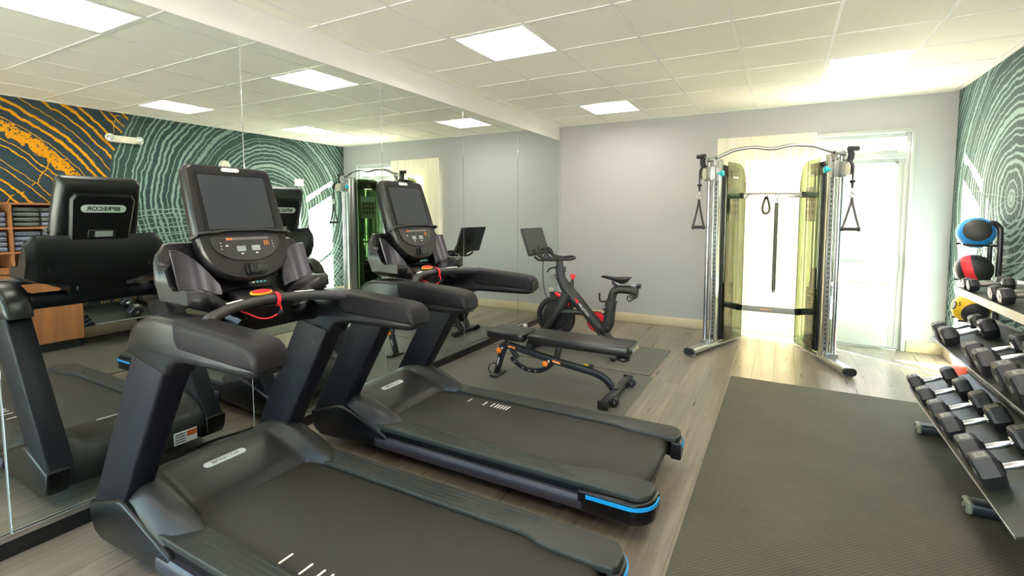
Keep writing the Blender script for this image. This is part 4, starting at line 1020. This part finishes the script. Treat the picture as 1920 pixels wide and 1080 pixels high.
        b = B(); b.box((.385, 0, 2.005), (.34, .06, .05), .01); b.lathe([(.001, -.02), (.055, -.02), (.048, 0), (.055, .02), (.001, .02)], (.30, 0, 1.955), 'y', 20); b.lathe([(.001, -.02), (.055, -.02), (.048, 0), (.055, .02), (.001, .02)], (.47, 0, 1.955), 'y', 20)
        place(b, sg).obj('crown_pulleys', M_black, t)
    # pull-up bar with bends, sign bar, low cross bar  (world coordinates shifted to the local origin)
    b = B(TO)
    pb = [(-.555, -.96, 2.095), (-.50, -.97, 2.105), (-.38, -.985, 2.155), (-.30, -.99, 2.172), (-.16, -.995, 2.180), (-.06, -.995, 2.160), (0, -.995, 2.155), (.06, -.995, 2.160), (.16, -.995, 2.180), (.30, -.99, 2.172), (.38, -.985, 2.155), (.50, -.97, 2.105), (.555, -.96, 2.095)]
    b.tube(spline([(XC + x, y, z) for x, y, z in pb], 4), .019, 14); b.obj('pull_up_bar', M_steel, t)
    b = B(TO); b.box((XC, -.47, 1.705), (.60, .020, .062), .003); sb = b.obj('accessory_bar', M_alu, t)
    for s in (-1, 1):
        B(TO).box((XC + s * .31, -.47, 1.705), (.05, .032, .070), .006).obj('bar_end_block', M_bodyd, sb)
        B(TO).tube([(XC + s * .27, -.485, 1.690), (XC + s * .22, -.485, 1.722), (XC + s * .10, -.485, 1.722)], .006, 6).obj('bar_rib', M_chrome, sb)
    B(TO).tube([(XC - .28, -.487, 1.722), (XC + .28, -.487, 1.722)], .007, 6).obj('hook_rail', M_chrome, sb)
    lb = B(TO).tube([(XC - .40, -.52, .445), (XC - .27, -.47, .415), (XC + .27, -.47, .415), (XC + .40, -.52, .445)], 1, sec=rrect(.040, .066, .008, 2), up=(0, 0, 1)).obj('low_cross_bar', mat('grey_cross_bar', (138, 142, 134), .45), t)
    B(TO).box((XC - .02, -.492, .418), (.13, .002, .026)).obj('warning_label', mat('pale_orange_print', (196, 150, 120), .5), lb, smooth=False)
    for s in (-1, 1): B(TO).tube([(XC + s * .42, -.53, .45), (XC + s * .275, -.472, .4155)], 1, sec=rrect(.046, .074, .008, 2), up=(0, 0, 1)).obj('bar_sleeve', M_bodyd, lb)
    return t
cable_machine()
def stirrup(x, y, w, label, rot):
    t = thing('stirrup_handle', label, 'cable handle', (x, y, 1.355), (0, 0, R(rot)), group='stirrup handles on the cable machine')
    b = B(); b.tube([(-w * .42, 0, 0), (w * .42, 0, 0)], .016, 12); b.obj('grip', M_rubber, t)
    for s in (-1, 1): B().lathe([(.001, -.012), (.021, -.012), (.023, 0), (.021, .012), (.001, .012)], (s * w * .44, 0, 0), 'x', 14).obj('grip_end', M_black, t)
    for s in (-1, 1): B().tube([(s * w * .44, 0, .005), (s * w * .22, 0, .13), (s * .008, 0, .235), (0, 0, .30)], 1, sec=[(-.003, -.010), (.003, -.010), (.003, .010), (-.003, .010)], up=(1, 0, 0)).obj('strap', M_black, t)
    B().tube([(.016 * math.cos(a), 0, .318 + .022 * math.sin(a)) for a in [2 * math.pi * i / 14 for i in range(14)]], .004, 8, closed=True).obj('steel_ring', M_chrome, t)
    B().tube([(0, .010 * math.cos(a), .353 + .028 * math.sin(a)) for a in [2 * math.pi * i / 14 for i in range(14)]], .0038, 8, closed=True).obj('snap_hook', M_chrome, t)
stirrup(2.1195, -1.094, .125, 'black strap handle hanging from the tower on the mirror side of the cable machine', 18)
stirrup(3.4805, -1.094, .15, 'black strap handle hanging in front of the glass door from the cable machine', -12)
t = thing('ankle_strap', 'dark grey ankle cuff hanging from the middle bar of the cable machine', 'ankle strap', (2.745, -.492, 1.50), group=None)
pts = [(0, 0, .19), (-.018, 0, .15), (-.032, 0, .09), (-.036, 0, .045), (-.020, 0, .010), (0, 0, 0), (.020, 0, .010), (.036, 0, .045), (.032, 0, .09), (.018, 0, .15), (0, 0, .19)]
B().tube(spline(pts, 4), 1, sec=[(-.020, -.012), (.020, -.012), (.020, .012), (-.020, .012)], up=(1, 0, 0)).obj('cuff', mat('dark_grey_nylon', (62, 66, 60), .7), t)
B().tube([(.013 * math.cos(a), 0, .207 + .018 * math.sin(a)) for a in [2 * math.pi * i / 12 for i in range(12)]], .0035, 6, closed=True).obj('ring', M_chrome, t)
t = thing('straight_bar', 'long thin dark bar hanging upright from the middle bar of the cable machine', 'bar', (2.85, -.500, .62))
b = B(); b.tube([(0, 0, .03), (0, 0, 1.0)], .021, 14); b.obj('sleeve', mat('dark_grey_sleeve', (74, 78, 68), .5), t)
B().tube([(0, 0, 0), (0, 0, .04)], .016, 12).obj('steel_end', M_chrome, t); B().tube([(0, 0, .99), (0, 0, 1.055)], .011, 12).obj('steel_end', M_chrome, t)
B().tube([(.012 * math.cos(a), 0, 1.085 + .022 * math.sin(a)) for a in [2 * math.pi * i / 12 for i in range(12)]], .0035, 6, closed=True).obj('hook_ring', M_chrome, t)

# ================================================================== DUMBBELL RACK AND DUMBBELLS
RK = dict(low=(3.743, .272, 25, .36, -4.13, -2.31), mid=(3.856, .650, 20, .36, -4.13, -2.31), top=(4.007, .985, 7, .33, -3.56, -2.13))
def rack():
    t = thing('dumbbell_rack', 'three tier black dumbbell rack with sloping shelves against the mural wall', 'dumbbell rack', (4.05, -3.1, 0))
    O = (-4.05, 3.1, 0)
    for nme, (x, z, a, d, y0, y1) in RK.items():
        c, s = math.cos(R(a)), math.sin(R(a)); 
        m = Matrix.Translation((x - 4.05, (y0 + y1) / 2 + 3.1, z)) @ Matrix.Rotation(-R(a), 4, 'Y')
        b = B(); b.box((d / 2, 0, -.004), (d, y1 - y0, .008), .0015, seg=1); b.bm.transform(m); sh_ = b.obj('shelf', M_rack, t, label={'low': 'lowest sloping shelf', 'mid': 'middle sloping shelf', 'top': 'top shelf'}[nme])
        h = .052 if nme == 'top' else .014
        b = B(); b.box((-.003, 0, -h / 2 + .006), (.006, y1 - y0, h), .0015, seg=1); b.bm.transform(m); b.obj('front_lip', M_racklip if nme == 'top' else M_steel, sh_, label='tan metal front lip' if nme == 'top' else None)
        b = B(); b.box((d - .003, 0, .012), (.006, y1 - y0, .036), .0015, seg=1); b.bm.transform(m); b.obj('back_lip', M_rack, sh_)
    for y in (-2.46, -3.46):
        B(O).box((4.10, y, .045), (.62, .085, .060), .016, seg=3).obj('foot', M_frame, t)
        cp = B(O).box((3.785, y, .046), (.030, .089, .064), .015, seg=3).obj('foot_end_cap', mat('worn_grey_cap', (128, 130, 112), .45), t)
        for dy in (-.020, .020): B(O).lathe([(.001, -.003), (.009, -.003), (.009, .003), (.001, .003)], (3.7705, y + dy, .047 + dy * .5), 'x', 10).obj('cap_hole', M_black, cp)
        up = spline([(4.32, y, .06), (4.30, y, .35), (4.335, y, .62), (4.37, y, .80), (4.33, y, .955)], 6)
        B(O).tube(up, 1, sec=rrect(.07, .085, .014, 3), up=(1, 0, 0)).obj('upright', M_frame, t)
        for nme, (x, z, a, d, y0, y1) in RK.items():
            c, s = math.cos(R(a)), math.sin(R(a)); 
            B(O).prism([(x + .05 * c, z + .05 * s - .012), (x + d * c, z + d * s - .012), (4.345, z + d * s - .03), (4.335, z + d * s - .12), (x + .09 * c, z + .05 * s - .035)], 'xz', y - .022, y + .022, .004, 1).obj('shelf_arm', M_frame, t)
    return t
rack()
M_num = mat('grey_number_plate', (126, 128, 116), .5, var=.06)
def dumbbell(Rh, Lh, grip, num, loc, rot, label, group):
    t = thing('hex_dumbbell', label, 'dumbbell', loc, rot, group)
    zc = Rh * math.sin(R(60))
    for s in (-1, 1):
        rings = []
        for x, k in ((grip / 2, .72), (grip / 2 + .006, .90), (grip / 2 + .02, .985), (grip / 2 + .035, 1.), (grip / 2 + Lh - .016, 1.), (grip / 2 + Lh - .006, .93), (grip / 2 + Lh, .78)):
            rings.append([(s * x, Rh * k * math.cos(R(60 * i)), zc + Rh * k * math.sin(R(60 * i))) for i in range(6)])
        b = B(); b.loft(rings)
        hd = b.obj('hex_head', M_hex, t, ang=16)
        xm = s * (grip / 2 + Lh * .52)
        B().box((xm, 0, 2 * zc + .0004), (Lh * .44, Rh * .55, .0022), .0008, seg=1).obj('number_plate', M_num, hd, smooth=False)
        text('number', num, Rh * .42, M_hole, hd, Matrix.Translation((xm, 0, 2 * zc + .0018)) @ Matrix.Rotation(R(-90 * 1), 4, 'Z'), .0003)
        B().lathe([(.001, -.006), (Rh * .34, -.006), (Rh * .38, 0), (Rh * .34, .006), (.001, .006)], (s * (grip / 2 - .004), 0, zc), 'x', 16).obj('collar', M_chrome, t)
        B().lathe([(.001, -.003), (Rh * .2, -.002), (Rh * .2, .002), (.001, .003)], (s * (grip / 2 + Lh), 0, zc), 'x', 12).obj('end_pin', M_steel, t)
    B().lathe([(.001, -grip / 2), (.0135, -grip / 2), (.0145, -grip * .35), (.0165, 0), (.0145, grip * .35), (.0135, grip / 2), (.001, grip / 2)], (0, 0, zc), 'x', 18).obj('handle', M_chrome, t)
    return t
ordn = ['first', 'second', 'third', 'fourth', 'fifth', 'sixth', 'seventh', 'eighth']
tiers = {'low': ([-2.43, -2.70, -2.99, -3.225, -3.535, -3.745], [.058, .060, .066, .068, .072, .074], '10 10 12 12 15 15'.split()),
         'mid': ([-2.42, -2.59, -3.07, -3.24, -3.52, -3.69], [.060, .062, .068, .070, .074, .076], '20 20 25 25 30 30'.split()),
         'top': ([-2.27, -2.375, -2.765, -2.905, -3.33, -3.455], [.040, .042, .046, .048, .050, .050], '3 3 5 5 8 8'.split())}
tn = {'low': 'lowest', 'mid': 'middle', 'top': 'top'}
for nme, (yl, rl, nl) in tiers.items():
    x, z, a, d, y0, y1 = RK[nme]; c, s = math.cos(R(a)), math.sin(R(a))
    for k, (y, r, nm) in enumerate(zip(yl, rl, nl)):
        r *= 1.07
        Lh = r * 1.18; grip = .118; L = 2 * Lh + grip; off = .010 + L / 2
        if off + L / 2 > d - .012: grip -= off + L / 2 - d + .012; L = 2 * Lh + grip; off = .010 + L / 2
        px_, pz = x + off * c - .0012 * s, z + off * s + .0012 * c
        lab = 'black hex dumbbell on the %s rack shelf, %s from the back wall' % (tn[nme], ordn[k])
        dumbbell(r, Lh, grip, nm, (px_, y, pz), (0, -R(a), 0), lab, 'dumbbells on the %s shelf' % tn[nme])

# ================================================================== MEDICINE BALL RACK
YB = -1.38
def ball_rack():
    t = thing('ball_rack', 'narrow black upright rack holding three medicine balls in the back corner', 'ball rack', (4.33, YB, 0))
    O = (-4.33, -YB, 0)
    for yy, nm in ((YB - .095, 0), (YB + .115, 1)):
        B(O).tube(spline([(4.425, yy, .02), (4.425, yy, .7), (4.420, yy, 1.30), (4.408, yy, 1.395), (4.37, yy, 1.43)], 6), .019, 12).obj('post', M_frame, t)
    B(O).tube([(4.37, YB - .095, 1.43), (4.37, YB + .115, 1.43)], .016, 12).obj('top_bar', M_frame, t)
    for z in (1.245, .945, .625):
        for yy in (YB - .085, YB + .095):
            B(O).tube([(4.425, yy, z), (4.20, yy, z + .006)], .0085, 10).obj('support_rod', M_frame, t)
        B(O).tube([(4.42, YB - .095, z), (4.42, YB + .115, z)], .010, 10).obj('cross_rod', M_frame, t)
    for yy in (YB - .085, YB + .095): B(O).tube([(4.43, yy, .012), (4.14, yy, .012)], .011, 10).obj('base_foot', M_frame, t)
ball_rack()
M_b1 = m_ball('blue_black_ball', (32, 128, 200), [((-.125, -.885, .24), .70), ((.3, .9, -.2), .7)])
M_b2 = m_ball('red_black_ball', (214, 34, 48), [((.3, .2, -1), 1.2)], band=((.90, -.36, .30), .27, -.12))
M_b3 = m_ball('yellow_black_ball', (226, 182, 30), [((.06, -.80, -.24), .70), ((.3, .8, .5), .72)])
M_b4 = m_ball('orange_black_ball', (228, 92, 62), [((.55, -.62, .10), .66)])
b = B().sphere((0, 0, 0), .124, u=40, v=24).obj('medicine_ball', M_b1, loc=(4.298, YB + .005, 1.345)); tag(b, 'blue medicine ball with a black oval on the top of the ball rack', 'medicine ball', 'medicine balls')
b = B().sphere((0, 0, 0), .124, u=40, v=24).obj('medicine_ball', M_b2, loc=(4.300, YB + .005, 1.045)); tag(b, 'black medicine ball with a wide red band in the middle of the ball rack', 'medicine ball', 'medicine balls')
b = B().sphere((0, 0, 0), .124, u=40, v=24).obj('medicine_ball', M_b3, loc=(4.300, YB + .005, .725)); tag(b, 'yellow medicine ball with black ovals, lowest on the ball rack', 'medicine ball', 'medicine balls')
dv = Vector((-.93, -.30, .20)).normalized()
mtx = frame_mt(dv * .1235, Vector((0.25, -.9, -.1)), Vector((.2, .1, 1)))
em = B(); em.prism([(.026 * math.cos(a), .034 * math.sin(a)) for a in [2 * math.pi * i / 20 for i in range(20)]], 'xy', -.004, .002, .001, 1, mt=mtx); em = em.obj('oval_emblem', M_black, b)
B().prism([(.018 * math.cos(a), .025 * math.sin(a)) for a in [2 * math.pi * i / 20 for i in range(20)]], 'xy', .0, .003, .0005, 1, mt=mtx).obj('emblem_face', M_greyprint, em)
dv2 = Vector((-.72, -.62, .32)).normalized()
text('number', '5', .045, M_black, b, frame_mt(dv2 * .1235, Vector((.65, -.72, 0)), Vector((.2, .2, 1))), .001, .001)
b = B().sphere((0, 0, 0), .124, u=40, v=24).obj('medicine_ball', M_b4, loc=(4.265, YB + .005, .116)); tag(b, 'orange medicine ball at floor level in the foot of the ball rack', 'medicine ball', 'medicine balls')

# ================================================================== TOWEL CABINET (seen in the mirror)
YC0, YC1 = -6.10, -4.15                   # along the right wall
def cabinet():
    t = thing('base_cabinet', 'walnut base cabinet with flat doors beside the dumbbell rack, seen in the mirror', 'cabinet', (4.2, (YC0 + YC1) / 2, 0))
    O = (-4.2, -(YC0 + YC1) / 2, 0); XF = 3.95
    b = B(O); b.box(((XF + .02 + W - .02) / 2, (YC0 + YC1) / 2, .49), (W - .04 - XF, YC1 - YC0, .78), .002, seg=1); b.obj('body', M_wood, t, smooth=False)
    B(O).box(((XF + .06 + W - .02) / 2, (YC0 + YC1) / 2, .05), (W - .08 - XF, YC1 - YC0 - .03, .10)).obj('toe_kick', M_black, t, smooth=False)
    B(O).box(((XF + W - .02) / 2, (YC0 + YC1) / 2, .895), (W - XF - .01, YC1 - YC0 + .01, .03), .003, seg=1).obj('top', M_wood, t, smooth=False)
    nd = 4; w = (YC1 - YC0 - .02) / nd
    for k in range(nd):
        yc = YC1 - .01 - (k + .5) * w
        dd = B(O).box((XF + .009, yc, .49), (.018, w - .005, .755), .002, seg=1).obj('door', M_wood, t, smooth=False)
        yh = yc + (w / 2 - .035) * (1 if k % 2 else -1)
        h = B(O); h.tube([(XF, yh, .78), (XF - .025, yh, .78)], .005, 8); h.sphere((XF - .028, yh, .78), .011, u=12, v=8); h.obj('knob', M_chrome, dd)
cabinet()
def hutch():
    t = thing('towel_hutch', 'open walnut cubby shelf full of folded towels above the cabinet, seen in the mirror', 'shelf', (4.28, (YC0 + YC1) / 2, .91))
    O = (-4.28, -(YC0 + YC1) / 2, -.91); XF = 4.10; dx = W - .012 - XF; xm = XF + dx / 2
    B(O).box((W - .009, (YC0 + YC1) / 2, 1.255), (.012, YC1 - YC0, .685)).obj('back_panel', M_wood, t, smooth=False)
    for z in (.921, 1.085, 1.34, 1.595): B(O).box((xm, (YC0 + YC1) / 2, z), (dx, YC1 - YC0, .020), .001, seg=1).obj('shelf_board', M_wood, t, smooth=False)
    n = 4
    for k in range(n + 1):
        y = YC1 - .010 - (YC1 - YC0 - .02) * k / n
        for z0, z1 in ((.931, 1.075), (1.095, 1.33), (1.35, 1.585)): B(O).box((xm, y, (z0 + z1) / 2), (dx, .020, z1 - z0), .001, seg=1).obj('divider', M_wood, t, smooth=False)
hutch()
bw = (YC1 - YC0 - .02) / 4
tsrc = {}
def towel(m, w, loc, label, first):
    if m.name not in tsrc:
        b = B(); sec = []
        for i in range(24):
            a = 2 * math.pi * i / 24; sec.append((math.copysign(abs(math.cos(a)) ** .45, math.cos(a)), math.copysign(abs(math.sin(a)) ** .6, math.sin(a))))
        rg = []
        for k in range(7):
            y = -.5 + k / 6; q = .93 if k in (0, 6) else 1.
            rg.append([(x * .135 * q, y * w, z * .0255 * q * (1 + .05 * math.sin(5 * y)) + .0255) for x, z in sec])
        b.loft(rg)
        f = B(); f.box((-.1345, 0, .0255), (.004, w * .93, .0018), 0)
        o = b.obj('folded_towel', m, ang=60); tsrc[m.name] = o; f.obj('fold_line', M_black, o, smooth=False)
    else: o = copy_tree(tsrc[m.name])
    o.location = loc; tag(o, label, 'towel', 'folded towels in the cubbies'); return o
rowz = {'upper': 1.351, 'lower': 1.096}
hn = ['lowest', 'second up', 'third up', 'topmost']
cn = ['cubby nearest the dumbbells', 'second cubby from the dumbbells']
for bay in (0, 1):
    for row, z in rowz.items():
        for st in (0, 1):
            y = YC1 - .010 - bw * bay - bw * (.27 if st == 0 else .735)
            n_ = 4 if not (bay == 1 and row == 'upper') else 3
            for k in range(n_):
                m = M_towel2 if bay == 0 and row == 'upper' and st == 1 else M_towel
                if bay == 0 and row == 'upper' and st == 0: m = M_towel2 if k % 2 else M_towel
                cname = 'blue-grey' if m is M_towel else 'grey'
                towel(m, .200, (4.262, y, z + k * .0528), '%s folded towel, %s, %s stack, %s row, %s' % (cname, hn[k], ('first', 'second')[st], row, cn[bay]), False)

# ================================================================== SMALL THINGS ON WALLS AND FLOOR
t = thing('emergency_light', 'cream twin head emergency light high on the mural wall, seen in the mirror', 'emergency light', (W, -3.49, 2.42))
B().box((-.03, 0, 0), (.06, .27, .085), .012).obj('case', M_ivory, t)
for s in (-1, 1):
    b = B(); b.lathe([(.001, -.035), (.035, -.03), (.048, 0), (.048, .012), (.001, .014)], (0, 0, 0), 'x', 20)
    b.bm.transform(Matrix.Translation((-.075, s * .155, .005)) @ Matrix.Rotation(math.pi, 4, 'Z') @ Matrix.Rotation(R(-25 * s), 4, 'Z'))
    h = b.obj('lamp_head', M_ivory, t)
    b = B(); b.lathe([(.001, 0), (.040, 0), (.034, .014), (.001, .018)], (0, 0, 0), 'x', 20)
    b.bm.transform(Matrix.Translation((-.087, s * .157, .005)) @ Matrix.Rotation(math.pi, 4, 'Z') @ Matrix.Rotation(R(-25 * s), 4, 'Z')); b.obj('lens', M_lampglass, h)
o = B().lathe([(.001, 0), (.085, 0), (.085, -.018), (.070, -.038), (.03, -.045), (.001, -.046)], (0, 0, 0), 'x', 28).obj('smoke_alarm', M_ivory, loc=(W, -2.235, 2.20))
tag(o, 'round cream alarm dome on the mural wall above the console, seen in the mirror', 'alarm')
B().lathe([(.020, -.0455), (.024, -.0475), (.028, -.0455)], (0, 0, 0), 'x', 20, cap=False).obj('vent_ring', M_greyprint, o)
t = B().box((.0012, 0, 0), (.001, .070, .048), .0004, seg=1).obj('paper_sticker', mat('white_paper', (236, 238, 236), .7), loc=(0, -4.345, 1.705), smooth=False); tag(t, 'small white paper sticker on the mirror beside the nearer console', 'sticker')
def outlet(loc, rz, label):
    t = thing('power_outlet', label, 'power outlet', loc, (0, 0, rz))
    B().box((0, -.003, 0), (.072, .006, .115), .002).obj('cover_plate', M_ivory, t)
    for s in (-1, 1):
        q = B().box((0, -.0065, s * .027), (.034, .003, .028), .004).obj('socket', M_ivory, t)
        for d in (-.007, .007): B().box((d, -.0083, s * .027 + .003), (.003, .001, .010)).obj('slot', M_black, q, smooth=False)
outlet((.115, 0, .335), 0, 'cream power outlet low on the back wall behind the exercise bike')
t = thing('plug_adapter', 'small cream plug box on the black base under the mirror', 'plug', (.012, -1.12, .045))
B().box((.02, 0, 0), (.04, .06, .062), .006).obj('case', M_ivory, t); B().box((.041, 0, 0), (.003, .02, .03), .001).obj('label', M_greyprint, t)
def cord(label, pts, r=.006):
    o = B().tube(spline(pts, 8), r, 8).obj('treadmill_lead', M_black); tag(o, label, 'power cord', 'treadmill power cords'); return o
cord('black power cord on the planks in front of the nearer treadmill, seen in the mirror', [(.24, -5.03, .05), (.262, -5.0, .012), (.31, -4.93, .0065), (.335, -4.80, .0065), (.30, -4.64, .0065), (.275, -4.52, .0065), (.16, -4.43, .0065), (.02, -4.41, .0065)])
cord('black power cord in front of the farther treadmill near the mirror base', [(.235, -3.86, .03), (.21, -3.83, .0085), (.18, -3.78, .0065), (.10, -3.70, .0065), (.06, -3.62, .0065), (.02, -3.58, .0065)])
